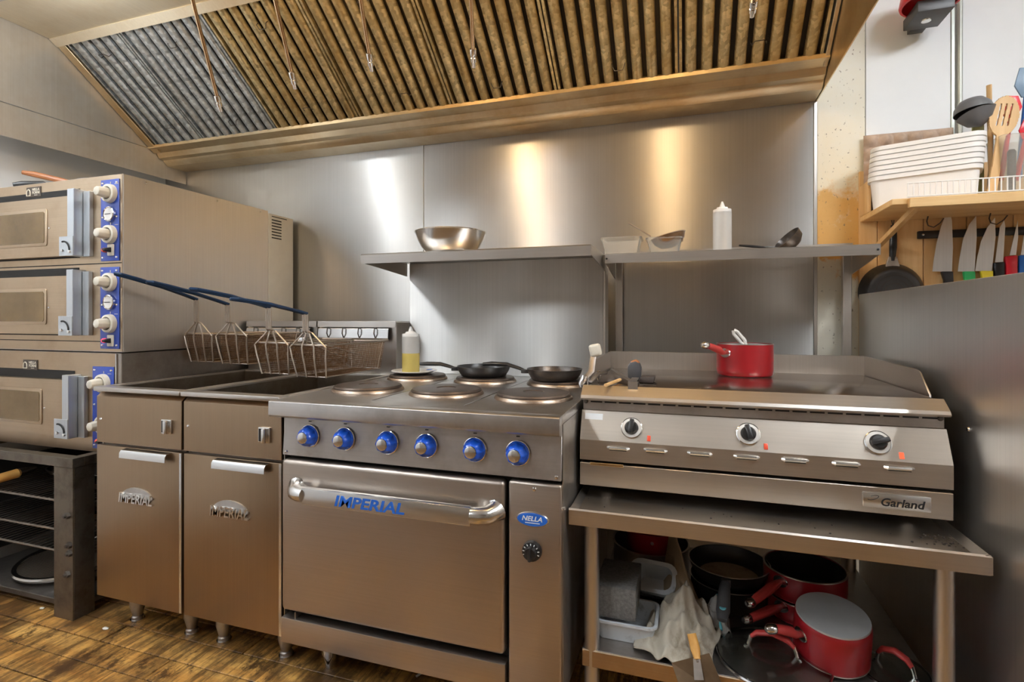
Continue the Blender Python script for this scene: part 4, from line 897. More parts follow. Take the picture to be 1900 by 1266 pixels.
def frying_pan(label, loc, r, h, az, bodym, innerm, handm, hl=0.17, tilt=(0,0), rise=0.03, group=None, rimm=None, hw=0.012, ovalm=None, droop=0, endm=None):
    t = thing('frying_pan', label, 'pan', loc, 0, group); t.rotation_euler = (tilt[0], tilt[1], az)
    b = part('pan_body', MB().lathe([(0,0),(r*0.76,0),(r*0.82,0.002),(r*0.94,h*0.55),(r,h),(r-0.003,h),(r*0.925,h*0.55),(r*0.79,0.0045),(r*0.74,0.0035)], (0,0,0), (0,0,1), 40), bodym, t, local=True, angle=50)
    part('pan_inside', MB().lathe([(0,0.0042),(r*0.74,0.0036),(r*0.72,0.0030),(0,0.0030)], (0,0,0), (0,0,1), 40), innerm, t, local=True)
    if rimm: part('pan_rim', MB().lathe([(r-0.002,h-0.001),(r+0.0008,h-0.001),(r+0.0008,h+0.001),(r-0.002,h+0.001)], (0,0,0), (0,0,1), 40), rimm, b, local=True)
    part('bracket', MB().box(r*0.90, r+0.022, -0.014, 0.014, h*0.5, h*0.86), 'steel_dull' if handm != 'black_plastic' else 'black_plastic', t, local=True, bevel=0.003)
    hp = [(r+0.008,0,h*0.72),(r+0.03,0,h*0.85+rise*0.3),(r+hl*0.45,0,h+rise-droop*0.3),(r+hl*0.8,0,h+rise*1.1-droop*0.8),(r+hl,0,h+rise*0.9-droop)]
    H = part('handle', MB().tube(hp, [hw*0.7,hw*0.85,hw,hw*1.1,hw*0.75], 12, flat=0.65, up=(0,0,1)), handm, t, local=True)
    if ovalm: part('hang_hole', MB().lathe([(0,0),(hw*0.55,0),(hw*0.5,0.002),(0,0.002)], (r+hl*0.80,0,h+rise*1.1-droop*0.8+hw*0.60), (0,0,1), 16, 1.6, 1), ovalm, H, local=True)
    if endm: part('end_cap', MB().lathe([(0,0),(hw*1.0,0.001),(hw*1.12,0.008),(hw*1.05,0.020),(hw*0.6,0.027),(0,0.028)], (r+hl-0.006,0,h+rise*0.92-droop), (1,0,-droop*4), 16), endm, H, local=True)
    return t
def squeeze_bottle(label, loc, r, h, fill=None):
    t = thing('squeeze_bottle', label, 'bottle', loc, 0, 'squeeze bottles')
    zf = h*0.42 if fill else 0.0
    if fill: part('contents', MB().lathe([(0,0),(r*0.94,0),(r,0.004),(r,zf),(0,zf)], (0,0,0), (0,0,1), 28), fill, t, local=True, label='yellow oil in the lower half')
    part('bottle_body', MB().lathe([(0,zf+0.0003),(r*(1 if fill else 0.94),zf+0.0003),(r,zf+0.004),(r,h*0.76),(r*0.97,h*0.79),(0,h*0.79)], (0,0,0), (0,0,1), 28), 'sauce_bottle', t, local=True)
    part('cap', MB().lathe([(r*0.92,h*0.775),(r*0.99,h*0.785),(r*0.97,h*0.84),(r*0.62,h*0.855),(r*0.58,h*0.885),(r*0.30,h*0.895),(r*0.20,h*0.95),(r*0.10,h),(0,h)], (0,0,0), (0,0,1), 28), 'white_plastic', t, local=True)
    return t
def saucepan(label, loc, r, h, az, lid=None, flip=False, tilt=(0,0), hl=0.13, endp=None, inner='steel', grip='red_grip', body='red_enamel', group=None, dz=0.0):
    t = thing('saucepan', label, 'pan', loc, 0, group); t.rotation_euler = (tilt[0], tilt[1], az)
    s = -1 if flip else 1; z0 = h if flip else 0
    def Z(z): return z0+s*z
    part('pan_body', MB().lathe([(r*0.90,Z(0)),(r*0.97,Z(0.006)),(r,Z(0.02)),(r,Z(h)),(r-0.003,Z(h)),(r-0.003,Z(0.004)),(0,Z(0.004))], (0,0,0), (0,0,1), 48), body, t, local=True, angle=50)
    part('pan_base', MB().lathe([(0,Z(-0.0005)),(r*(0.955 if flip else 0.885),Z(-0.0005)),(r*(0.965 if flip else 0.885),Z(0.004)),(0,Z(0.004))], (0,0,0), (0,0,1), 48), 'alu_base', t, local=True)
    if not flip: part('pan_inside', MB().lathe([(0,0.006),(r-0.0035,0.006),(r-0.0033,h-0.002),(r-0.0031,h-0.002),(r-0.0031,0.005),(0,0.005)], (0,0,0), (0,0,1), 48), inner, t, local=True)
    part('pan_rim', MB().lathe([(r-0.0035,Z(h-0.002)),(r+0.001,Z(h-0.002)),(r+0.001,Z(h+0.001)),(r-0.0035,Z(h+0.001))], (0,0,0), (0,0,1), 48), 'steel', t, local=True)
    zh = Z(h*(0.42 if flip else 0.72))
    br = part('bracket', MB().lathe([(0,0),(0.017,0),(0.016,0.003),(0,0.004)], (r-0.0015,0,zh), (1,0,0), 18, 1, 1.35), 'steel_bright', t, local=True)
    H = part('handle', MB().tube([(r,0,zh),(r+0.016,0,zh+0.002+dz*0.1),(r+hl*0.35,0,zh+0.008+dz*0.35),(r+hl*0.8,0,zh+0.016+dz*0.8),(r+hl,0,zh+0.018+dz)], [0.008,0.012,0.0155,0.014,0.0115], 14, flat=0.8, up=(0,0,1)), grip, t, local=True)
    part('end_cap', MB().lathe([(0,0),(0.0115,0),(0.0135,0.006),(0.0125,0.020),(0.007,0.027),(0,0.028)], (r+hl-0.004,0,zh+0.018+dz), (1,0,0.1), 16), 'chrome', H, local=True)
    return t

# ------------------------------------------------------------------ on the range
saucer = thing('saucer', 'white saucer under the oil bottle on the back left hot plate', 'plate', (-1.062,1.955,RZ+0.0215))
part('dish', MB().lathe([(0,0.004),(0.055,0.004),(0.060,0.007),(0.092,0.015),(0.094,0.013),(0.060,0.002),(0.052,0),(0,0)], (0,0,0), (0,0,1), 40), 'porcelain', saucer, local=True)
for a in (0.3, 1.1, 5.6):
    part('painted_spot', MB().lathe([(0,0.0005),(0.010,0.0005),(0.010,0),(0,0)], (0.076*math.cos(a),0.076*math.sin(a),0.0113), (-0.25*math.cos(a),-0.25*math.sin(a),1), 12, 1.5, 0.8), 'blue_print', saucer, local=True)
squeeze_bottle('squeeze bottle half full of yellow oil on the saucer on the range', (-1.078,1.955,RZ+0.026), 0.036, 0.190, 'oil')
p = PZ(906, 702, 0.910)
frying_pan('black frying pan on the back middle hot plate of the range', (-0.755,1.955,RZ+0.0225), 0.106, 0.040, math.radians(193), 'black_pan', 'black_pan', 'black_plastic', hl=0.15, rise=0.006, group='frying pans on the range')
frying_pan('worn brown-black frying pan on the back right hot plate of the range', (-0.462,1.930,RZ+0.0225), 0.104, 0.040, math.radians(184), 'worn_pan', 'worn_pan', 'black_plastic', hl=0.175, rise=0.012, group='frying pans on the range')
# ------------------------------------------------------------------ on the range shelf
bw = thing('mixing_bowl', 'stainless steel mixing bowl on the shelf above the range', 'bowl', (-0.912,1.985,1.3935))
part('bowl', MB().lathe([(0,0),(0.068,0),(0.082,0.004),(0.100,0.016),(0.117,0.034),(0.131,0.060),(0.143,0.094),(0.1405,0.094),(0.128,0.060),(0.114,0.036),(0.097,0.019),(0.080,0.007),(0,0.003)], (0,0,0), (0,0,1), 48), 'steel_bright', bw, local=True, angle=50)
part('rolled_rim', MB().tube([(0.1445*math.cos(2*PI*k/48),0.1445*math.sin(2*PI*k/48),0.0945) for k in range(48)], 0.0028, 8, closed=True), 'chrome', bw, local=True)
# ------------------------------------------------------------------ on the wall shelf
def plastic_box(label, x, y_, w_, d, h):
    return solo('plastic_container', tub_mesh(w_, d, h, 0.012, 0.006, 0.016), 'clear_plastic', label, 'container', (x,y_,1.3885), 'clear plastic containers on the wall shelf', local=True, angle=40)
plastic_box('empty clear plastic container at the left end of the wall shelf', -0.240, 2.17, 0.150, 0.12, 0.070)
plastic_box('clear plastic container with the strainer on it, on the wall shelf', -0.075, 2.17, 0.128, 0.12, 0.062)
sn = thing('strainer', 'small wire mesh strainer resting in the clear plastic container', 'strainer', (-0.075,2.17,1.39))
T = Matrix.Translation((-0.062,2.165,1.462)) @ Matrix.Rotation(math.radians(-14), 4, 'Y')
part('mesh_bowl', MB().lathe([(0.066,0),(0.058,-0.022),(0.038,-0.042),(0,-0.050),(0,-0.0495),(0.0375,-0.0415),(0.0575,-0.0215),(0.0655,0)], (0,0,0), (0,0,1), 32).xf(T), 'mesh_wire', sn)
part('hoop', MB().tube([(0.067*math.cos(2*PI*k/32),0.067*math.sin(2*PI*k/32),0) for k in range(32)], 0.002, 6, closed=True).xf(T), 'wire', sn)
part('handle', MB().tube([(-0.064,-0.016,0),(-0.10,-0.010,0.026),(-0.145,-0.010,0.054),(-0.152,0,0.058),(-0.145,0.010,0.054),(-0.10,0.010,0.026),(-0.064,0.016,0)], 0.002, 6).xf(Matrix.Translation((-0.062,2.165,1.462))), 'wire', sn)
squeeze_bottle('empty white squeeze bottle on the wall shelf behind the griddle', (0.137,2.17,1.3885), 0.0335, 0.195)
ld = thing('ladle', 'dark brown ladle with black handle lying on the wall shelf', 'ladle', (0.30,2.16,1.3885))
A, B = PY(1371,455,2.12), PY(1420,461,2.13); A.z = 1.408; B.z = 1.398
part('handle', MB().tube([A, A.lerp(B,0.5), B], [0.006,0.0085,0.006], 10, flat=0.6, up=(0,0,1)), 'black_plastic', ld)
part('neck', MB().tube([B, Vector((0.315,2.14,1.397))], 0.004, 8), 'black_steel', ld)
C = Vector((0.362,2.15,1.424)); ax = Vector((-0.62,-0.18,0.62))
part('bowl', MB().lathe([(0.050,0.012),(0.0515,0.012),(0.047,-0.012),(0.028,-0.028),(0,-0.034),(0,-0.031),(0.027,-0.0255),(0.0455,-0.011)], C, ax, 32), 'worn_pan', ld, angle=50)

# ------------------------------------------------------------------ on the griddle
saucepan('red saucepan with a white spoon in it, standing on the griddle', (0.203,2.045,0.9370), 0.093, 0.112, math.radians(222), hl=0.082, inner='steel_dull', dz=0.010)
sp_ = thing('serving_spoon', 'white plastic spoon standing in the red saucepan on the griddle', 'spoon', (0.20,2.04,0.95))
A, B = PY(1392,650,2.03), PY(1362,614,2.02); d = (B-A)
Wd = Vector((0.0065,0,0.004))
part('handle', MB().tube([A-d*0.9, A, A+d*0.35-Wd*0.6, A+d*0.45-Wd, A+d*0.9-Wd, B], [0.008,0.008,0.0055,0.0055,0.0055,0.008], 8).tube([A+d*0.30, A+d*0.45+Wd, A+d*0.9+Wd*0.9, B], [0.0065,0.0055,0.0055,0.008], 8), 'porcelain', sp_)
part('spoon_bowl', MB().lathe([(0.022,0.004),(0.020,-0.004),(0.010,-0.010),(0,-0.012),(0,-0.010),(0.010,-0.008),(0.0205,0.004)], A-d*1.05, (0.2,-0.6,0.7), 20, 1, 1.5), 'porcelain', sp_)
GZ = 0.937
sc = thing('griddle_scraper', 'griddle scraper with a cream block grip at the left front of the griddle', 'scraper', PZ(1082,716,GZ))
h0, h1, h2 = PY(1104,650,1.72), PY(1097,690,1.68), PY(1082,706,1.63)
M3 = Matrix.Translation(h0) @ Matrix.Rotation(math.radians(-12), 4, 'Y')
part('grip', MB().box(-0.018,0.020,-0.014,0.014,-0.020,0.020).xf(M3), 'cream_plastic', sc, bevel=0.009, seg=3, label='cream plastic grip')
part('shaft', MB().tube([h0+Vector((-0.005,0,-0.015)), h1, h2], [0.010,0.011,0.008], 10, flat=0.5, up=(0,-1,0)), 'steel_dull', sc)
part('end_cap', MB().tube([h2+Vector((0.004,0.004,0.012)), h2+Vector((-0.004,-0.006,-0.012)), h2+Vector((-0.004,-0.010,-0.022))], [0.010,0.011,0.006], 12), 'chrome', sc)
tn = thing('tongs', 'folded steel tongs lying on the griddle beside the scraper', 'tongs', PZ(1108,706,GZ))
a0, a1 = PZ(1097,708,GZ+0.006), PZ(1122,692,GZ+0.022)
for s in (-1, 1):
    part('arm', MB().tube([a0+Vector((0,0.012*s,0.001)), a0.lerp(a1,0.5)+Vector((0,0.012*s,0.010)), a1+Vector((0,0.006*s,0))], [0.006,0.010,0.011], 10, flat=0.6, up=(0,0,1)), 'steel', tn)
part('ring', MB().tube([a0.lerp(a1,0.55)+Vector((0.003*math.cos(q),0.020*math.cos(q),0.004+0.015*math.sin(q))) for q in [2*PI*k/16 for k in range(16)]], 0.002, 6, closed=True), 'chrome', tn)
a0, a1 = PZ(1124,715,GZ+0.006), PZ(1150,705,GZ+0.010)
solo('wooden_stick', MB().tube([a0, a1], 0.0062, 8, flat=0.8, up=(0,0,1)), 'spoon_wood', 'short yellow wooden stick on the front edge of the griddle', 'stick', a0)
tu = thing('steel_turner', 'steel turner with a short square blade over the front edge of the griddle', 'turner', PZ(1150,700,GZ))
a0, a1 = PY(1136,690,1.80), PY(1170,705,1.64); a0.z = GZ+0.030; a1.z = GZ+0.012
part('shaft', MB().tube([a0, a1], [0.007,0.009], 8, flat=0.35, up=(0,0.3,1)), 'steel_dull', tu)
part('blade', MB().prism([(a1.x-0.002,GZ-0.018),(a1.x+0.026,GZ-0.018),(a1.x+0.026,GZ+0.016),(a1.x-0.002,GZ+0.016)], 'y', 1.580, 1.5825), 'steel', tu)
part('blade_neck', MB().box(a1.x-0.001,a1.x+0.020,1.5825,1.70,GZ+0.013,GZ+0.016), 'steel', tu)
bp = PZ(1176,706,GZ)
br = thing('griddle_brush', 'black griddle block holder with a worn brown top on the griddle', 'scrubber', bp)
part('holder', MB().prism([(-0.019,0.001),(0.021,0.001),(0.023,0.040),(0.018,0.056),(0.006,0.064),(-0.012,0.058),(-0.020,0.044)], 'y', -0.001, 0.036).move(bp), 'charcoal', br, bevel=0.004, seg=2)
part('worn_top', MB().prism([(-0.012,0.050),(0.018,0.050),(0.0165,0.0590),(0.006,0.0665),(-0.010,0.0615)], 'y', 0.0, 0.035).move(bp), 'handle_wood', br, bevel=0.003)
gb = PZ(1198,711,GZ)
solo('grill_brick', MB().prism([(-0.022,0.0005),(0.024,0.0005),(0.028,0.020),(-0.016,0.018)], 'y', 0.0, 0.06).move(gb), 'coal', 'dark porous grill brick on the griddle right of the black holder', 'brick', gb, bevel=0.003)

# ------------------------------------------------------------------ under the griddle
U = UZ+0.001
tb1 = solo('plastic_tub', tub_mesh(0.165, 0.14, 0.056, 0.010, 0.006, 0.02), 'tub_dirty', 'low dirty white plastic tub on the undershelf, under the grey foam block', 'tub', (-0.158,1.560,U), local=True, angle=40)
fm = MB().prism([(1.500,0),(1.665,0),(1.710,0.074),(1.502,0.088)], 'x', -0.245, -0.128).move((0,0,U+0.0575))
solo('foam_block', fm, 'foam', 'dark grey foam block lying on the white tub on the undershelf', 'block', (-0.18,1.6,U+0.0575), bevel=0.004)
t2 = solo('plastic_bin', tub_mesh(0.130, 0.085, 0.075, 0.010, 0.009, 0.025, 0.005, 0.014), 'tub_dirty', 'grey-white plastic bin on its side behind the foam block on the undershelf', 'bin', (-0.090,1.765,U+0.032), local=True, angle=40, rot=(math.radians(38), 0, math.radians(-8)))
tp_ = thing('stock_pot', 'dull steel pan at the back left of the undershelf', 'pot', (-0.115,1.955,U))
part('pot_body', MB().lathe([(0,0),(0.118,0),(0.126,0.008),(0.130,0.02),(0.130,0.102),(0.134,0.105),(0.134,0.108),(0.127,0.108),(0.126,0.01),(0,0.006)], (0,0,0), (0,0,1), 44), 'steel_dull', tp_, local=True, angle=50)
part('ear_handle', MB().box(-0.006,0.036,-0.150,-0.126,0.070,0.090), 'black_steel', tp_, local=True, bevel=0.004)
part('rivet', MB().lathe([(0,0),(0.006,0),(0.005,0.003),(0,0.004)], (0.004,-0.1505,0.080), (0,-1,0), 12), 'chrome', tp_, local=True)
rp = thing('saucepan', 'dark red pan sitting inside the steel pan at the back of the undershelf', 'pan', (-0.110,1.950,U+0.0075))
part('pan_body', MB().lathe([(0,0),(0.078,0),(0.086,0.01),(0.088,0.150),(0.085,0.150),(0.083,0.012),(0,0.006)], (0,0,0), (0,0,1), 40), 'red_enamel', rp, local=True, angle=50)
part('rivet', MB().lathe([(0,0),(0.007,0),(0.005,0.003),(0,0.004)], (0.005,-0.0875,0.125), (0,-1,0), 12), 'chrome', rp, local=True)
# stack of black pans with a teal handle
bpn = thing('stock_pot', 'black pan at the bottom of the stack in the middle of the undershelf', 'pot', (0.135,1.835,U))
part('pot_body', MB().lathe([(0,0),(0.105,0),(0.113,0.010),(0.116,0.070),(0.118,0.072),(0.114,0.073),(0.110,0.012),(0,0.005)], (0,0,0), (0,0,1), 44), 'black_pan', bpn, local=True, angle=50)
part('pan_rim', MB().lathe([(0.1155,0.071),(0.1185,0.071),(0.1185,0.073),(0.1155,0.073)], (0,0,0), (0,0,1), 44), 'steel', bpn, local=True)
part('handle', MB().tube([(-0.040,-0.105,0.055),(-0.045,-0.140,0.062),(-0.040,-0.190,0.040),(-0.036,-0.225,0.015)], [0.006,0.009,0.010,0.008], 10, flat=0.6, up=(1,0,0)), 'teal', bpn, local=True, label='teal handle')
frying_pan('black frying pan with baked-on crust on top of the stack on the undershelf', (0.135,1.830,U+0.074), 0.122, 0.050, math.radians(-98), 'black_pan', 'food_crust', 'charcoal', hl=0.135, rise=0.0, rimm='steel', hw=0.017, ovalm='teal', droop=0.060)
# red pans, stacked
saucepan('lower of the two stacked red pans on the undershelf', (0.352,1.820,U), 0.110, 0.062, math.radians(224), hl=0.135, inner='black_pan', group='red pans on the undershelf', dz=-0.022)
saucepan('upper of the two stacked red pans on the undershelf', (0.350,1.825,U+0.0635), 0.114, 0.078, math.radians(226), hl=0.125, inner='black_pan', group='red pans on the undershelf', dz=-0.050)
saucepan('upturned red saucepan with a bare metal base at the front of the undershelf', (0.368,1.595,U+0.021), 0.089, 0.108, math.radians(205), flip=True, tilt=(math.radians(-9),math.radians(4)), hl=0.075, group='red pans on the undershelf', dz=0.010)
def glass_lid(label, loc, r, az, tilt):
    t = thing('pan_lid', label, 'lid', loc, 0, 'glass pan lids'); t.rotation_euler = (tilt[0], tilt[1], az)
    R = [(r,0.0)]+[(r*math.sin(a), r*0.16*(math.cos(a)-math.cos(PI/2))+0.001) for a in [PI/2*(1-k/10) for k in range(11)]]
    R2 = [(max(0,x-0.0005), z-0.0035) for x, z in reversed(R[1:])]
    part('glass', MB().lathe(R+R2+[(r,0)], (0,0,0), (0,0,1), 48), 'lid_glass', t, local=True, angle=60)
    part('steel_rim', MB().lathe([(r-0.005,-0.004),(r+0.001,-0.004),(r+0.003,0.0),(r+0.001,0.004),(r-0.005,0.004)], (0,0,0), (0,0,1), 48), 'steel_bright', t, local=True)
    hw = min(0.062, r*0.6); zt = r*0.15
    H = part('handle', MB().tube([(-hw*0.82,0,zt+0.022),(-hw*0.6,0,zt+0.036),(0,0,zt+0.045),(hw*0.6,0,zt+0.036),(hw*0.82,0,zt+0.022)], [0.007,0.0095,0.0105,0.0095,0.007], 12, flat=0.7, up=(0,0,1)), 'red_grip', t, local=True, label='red arched handle')
    for s in (-1, 1):
        part('handle_post', MB().tube([(s*hw*1.05,0,zt-0.012),(s*hw*0.95,0,zt-0.004),(s*hw*0.88,0,zt+0.012),(s*hw*0.80,0,zt+0.025)], [0.006,0.005,0.005,0.006], 10), 'chrome', H, local=True)
glass_lid('large glass lid with a red arched handle at the front of the undershelf', (0.220,1.540,U+0.005), 0.138, math.radians(-12), (0, 0))
glass_lid('small glass lid with a red handle at the right end of the undershelf', (0.508,1.575,U+0.006), 0.075, math.radians(-40), (math.radians(6), 0))
# turner over the shelf edge
tr = thing('griddle_turner', 'wide dark turner with an orange wooden handle over the front edge of the undershelf', 'turner', (0.04,1.45,U+0.002))
def slab4(P, th, nrm_):
    n_ = Vector(nrm_).normalized()*th; return MB().add(list(P)+[q+n_ for q in P], [(0,3,2,1),(4,5,6,7),(0,1,5,4),(1,2,6,5),(2,3,7,6),(3,0,4,7)])
part('blade', slab4((PY(1246,1230,1.425), PY(1316,1212,1.425), PY(1352,1300,1.385), PY(1270,1300,1.385)), 0.0025, (0,-1,0.4)), 'blade_dark', tr)
part('tang', slab4((PY(1286,1222,1.420), PY(1299,1222,1.420), PY(1306,1262,1.400), PY(1288,1262,1.400)), 0.0030, (0,-1,0.4)), 'steel_dull', tr)
part('rivet', MB().lathe([(0,0),(0.004,0),(0.003,0.002),(0,0.003)], PY(1294,1227,1.414), (0,-1,0.4), 12), 'chrome', tr)
part('handle', MB().tube([PY(1294,1224,1.418), PY(1290,1204,1.435), PY(1283,1176,1.450)], [0.008,0.0125,0.0115], 14, flat=0.8, up=(0,0,1)), 'orange_wood', tr)
# rags
from mathutils import noise as mnoise
def rag(name, m, label, cx, cy, w_, d, hfun, n=46, th=0.004, rz=0.0):
    mb = MB(); vv = []; ff = []
    for j in range(n+1):
        for i in range(n+1):
            a, c = i/n-0.5, j/n-0.5
            x = a*w_*(1+0.16*mnoise.noise((c*4,3.1,0))); y_ = c*d*(1+0.16*mnoise.noise((a*4,7.7,0)))
            z = hfun(a, c); vv.append((x, y_, z))
    for s, off in ((0,0),(1,0)):
        pass
    k = len(vv); vv += [(x, y_, z-th) for x, y_, z in vv]
    N = n+1
    for j in range(n):
        for i in range(n):
            q = (j*N+i, j*N+i+1, (j+1)*N+i+1, (j+1)*N+i); ff.append(q); ff.append(tuple(k+e for e in reversed(q)))
    ed = [(i, i+1) for i in range(n)]+[((j*N+n), (j+1)*N+n) for j in range(n)]+[(n*N+i+1, n*N+i) for i in range(n-1,-1,-1)]+[((j+1)*N, j*N) for j in range(n-1,-1,-1)]
    for a, c in ed: ff.append((c, a, k+a, k+c))
    mb.add(vv, ff)
    return solo(name, mb, m, label, 'cloth', (cx, cy, U), None, local=True, angle=70, rot=(0,0,rz))
def h1(a, c):
    base = 0.145*math.exp(-((a*1.7+0.05)**2+(c*1.5-0.18)**2)*3.0)
    f = 0.020*abs(mnoise.noise((a*5+1, c*3, 2.0)))+0.030*max(0, mnoise.noise((a*7+c*5, c*2, 9.0)))+0.012*math.sin(a*22+c*9+4*mnoise.noise((a*3,c*3,5)))+0.008*math.sin(c*26-a*7+5*mnoise.noise((a*4,c*4,8)))
    edge = min(1.0, (0.5-max(abs(a), abs(c)))*7)
    return 0.007+base*0.75+f*(0.3+0.7*edge)*1.0
rag('dish_cloth', 'cloth', 'crumpled dirty cream dish cloth on the undershelf in front of the pans', -0.010, 1.560, 0.19, 0.25, h1, rz=math.radians(-14))
def h2(a, c):
    ridge = math.exp(-(a*3.0)**2)*(0.055+0.135*(c+0.5))
    return 0.010+ridge+0.014*math.sin(a*16+c*5)+0.016*abs(mnoise.noise((a*6, c*5, 1.0)))
rag('tea_towel', 'brown_cloth', 'brown twisted towel bunched up behind the cream dish cloth', -0.012, 1.745, 0.10, 0.19, h2, rz=math.radians(14))

def h3(a, c):
    return 0.012+0.075*math.exp(-((a*2.2)**2+(c*2.0)**2)*2.2)+0.012*math.sin(a*17+c*11+3*mnoise.noise((a*4,c*4,2)))+0.012*abs(mnoise.noise((a*7,c*6,4.0)))
rag('cleaning_rag', 'grey_cloth', 'small grey rag bunched between the cream dish cloth and the black pans', 0.082, 1.652, 0.085, 0.095, h3, n=30)
cr_ = MB()
for k in range(70):
    e = random.random()
    x, y_ = (TX1-0.025-abs(random.gauss(0,0.03)), random.uniform(1.46,1.53)) if e < 0.55 else (random.uniform(TX0+0.03,TX1-0.05), 1.526-abs(random.gauss(0,0.035)))
    q = random.uniform(0.0012,0.0032); y_ = max(y_, 1.425)
    cr_.lathe([(0,0),(q,0.0004),(q*0.8,q*0.7),(0,q)], (x,y_,0.6162), (0,0,1), 5)
solo('crumbs', cr_, 'coal', 'dark crumbs scattered on the table top in front of the griddle', 'crumbs', (0.3,1.5,0.6162), kind='stuff')
# ================================================================== right-hand wall: shelf, tubs, knives
SZ = 1.535
sw = thing('pine_shelf', 'pine shelf with a white wire front rail on the wall right of the hood', 'shelf', (0.95, 2.40, SZ))
part('board', MB().box(0.655, 1.50, 2.065, 2.396, SZ-0.020, SZ), 'pine_x', sw, bevel=0.002, seg=1)
part('front_batten', MB().box(0.70, 1.50, 2.047, 2.065, SZ-0.034, SZ-0.002), 'pine_x', sw, bevel=0.002, seg=1)
part('side_board', MB().box(0.653, 0.665, 2.30, 2.396, SZ, SZ+0.12), 'pine', sw, bevel=0.002, seg=1)
part('brace', MB().tube([PY(1708,366,2.075)+Vector((0,0,-0.018)), PY(1628,458,2.365)], 0.012, 4, flat=1.0), 'pine', sw, angle=20, label='slanting wooden brace')
for zz in (SZ+0.002, SZ+0.046):
    part('rail_wire', MB().tube([(0.694,2.052,zz),(1.50,2.052,zz)], 0.0022, 6), 'white_wire', sw)
me = mesh_from(MB().tube([(0,0,0.002),(0,0,0.046)], 0.0020, 6), 'rail_upright'); me.materials.append(M['white_wire'])
for k in range(50):
    o = bpy.data.objects.new('rail_upright', me); COL.objects.link(o); o.parent = sw; o.location = Vector((0.696+k*0.0155,2.052,SZ))-Vector((0.95,2.40,SZ))
# nested tubs
for k in range(7):
    h = 0.115
    solo('food_tub', tub_mesh(0.305, 0.125, h, 0.009, 0.008, 0.030, 0.003, 0.014), 'tub_white', ('lowest' if k == 0 else 'topmost' if k == 6 else ('second','third','fourth','fifth','sixth')[k-1])+' white plastic tub of the nested stack on the pine shelf'+(', counted from below' if 0 < k < 6 else ''), 'tub',
         (0.806+0.0015*k, 2.245, SZ+0.0005+k*0.0180), 'nested white tubs on the pine shelf', local=True, angle=40, rot=(0,0,math.radians(-20)))
# egg tray standing behind the tubs
n = 44; vv = []; ff = []; Wt, Ht = 0.29, 0.315
for j in range(n+1):
    for i in range(n+1):
        x = i/n; z = j/n
        d = 0.010-0.026*abs(math.sin(x*PI*6))*abs(math.sin(z*PI*6))
        vv.append((0.666+x*Wt, 2.378+d+0.004*z, SZ+0.002+z*Ht))
k = len(vv); vv += [(x, y_+0.0035, z) for x, y_, z in vv]; N = n+1
for j in range(n):
    for i in range(n):
        q = (j*N+i, j*N+i+1, (j+1)*N+i+1, (j+1)*N+i); ff += [q, tuple(k+e for e in reversed(q))]
ed = [(i, i+1) for i in range(n)]+[((j*N+n), (j+1)*N+n) for j in range(n)]+[(n*N+i+1, n*N+i) for i in range(n)]+[((j+1)*N, j*N) for j in range(n)]
ff += [(c, a, k+a, k+c) for a, c in ed]
solo('egg_tray', MB().add(vv, ff), 'pulp', 'brown pulp egg tray standing behind the white tubs', 'tray', (0.79,2.36,SZ+0.002), angle=60)
# clear holder with utensils
UH = solo('utensil_holder', tub_mesh(0.150, 0.11, 0.205, 0.008, 0.001, 0.016, 0.002, 0.004), 'clear_plastic', 'clear plastic holder full of kitchen utensils on the pine shelf', 'holder', (1.065,2.20,SZ+0.0005), local=True, angle=40)
def cellplate(inside, x0, x1, z0, z1, nx, nz, th, curve=0.0):
    mb = MB(); dx, dz = (x1-x0)/nx, (z1-z0)/nz
    on = [[inside(x0+(i+.5)*dx, z0+(j+.5)*dz) for j in range(nz)] for i in range(nx)]
    bm_v = {}; vv = []; ff = []
    def V(i, j, s):
        key = (i, j, s)
        if key not in bm_v: bm_v[key] = len(vv); vv.append((x0+i*dx, (th/2 if s else -th/2)+curve*((x0+i*dx)**2), z0+j*dz))
        return bm_v[key]
    for i in range(nx):
        for j in range(nz):
            if not on[i][j]: continue
            ff.append((V(i,j,0),V(i+1,j,0),V(i+1,j+1,0),V(i,j+1,0))); ff.append((V(i,j,1),V(i,j+1,1),V(i+1,j+1,1),V(i+1,j,1)))
            for di, dj, e in ((-1,0,((i,j),(i,j+1))),(1,0,((i+1,j+1),(i+1,j))),(0,-1,((i+1,j),(i,j))),(0,1,((i,j+1),(i+1,j+1)))):
                a, c = i+di, j+dj
                if not (0 <= a < nx and 0 <= c < nz and on[a][c]): ff.append((V(*e[0],0),V(*e[1],0),V(*e[1],1),V(*e[0],1)))
    return mb.add(vv, ff)
def spoon_in(x, z):
    if (x/0.040)**2+((z-0.255)/0.066)**2 <= 1:
        for q in (-0.015, 0.0, 0.015):
            if abs(x-q-0.06*(z-0.255)) < 0.0026 and 0.222 < z < 0.295: return False
        return True
    return abs(x) < 0.013-0.004*min(1, max(0, z/0.2)) +0.008*max(0, (z-0.15)/0.06)**2*(z < 0.22) and 0 <= z <= 0.22
p0, p1 = PY(1838,330,2.165), PY(1866,150,2.165)
ang = math.atan2(p1.x-p0.x, p1.z-p0.z)
ws = solo('slotted_spoon', cellplate(spoon_in, -0.042, 0.042, 0, 0.322, 56, 110, 0.008).xf(Matrix.Rotation(ang, 4, 'Y')), 'spoon_wood', 'wooden slotted spoon standing in the clear utensil holder', 'spoon', (PY(1838,335,2.165).x+0.006, 2.172, SZ+0.020), local=True, angle=50)
p0, p1 = PY(1838,300,2.20), PY(1835,158,2.20)
solo('wooden_stick', MB().tube([(p0.x,2.20,SZ+0.006),p0,p1], [0.006,0.007,0.008], 8, flat=0.6), 'spoon_wood', 'thin wooden spoon handle standing left of the slotted spoon', 'spoon', (p0.x,2.20,SZ+0.006))
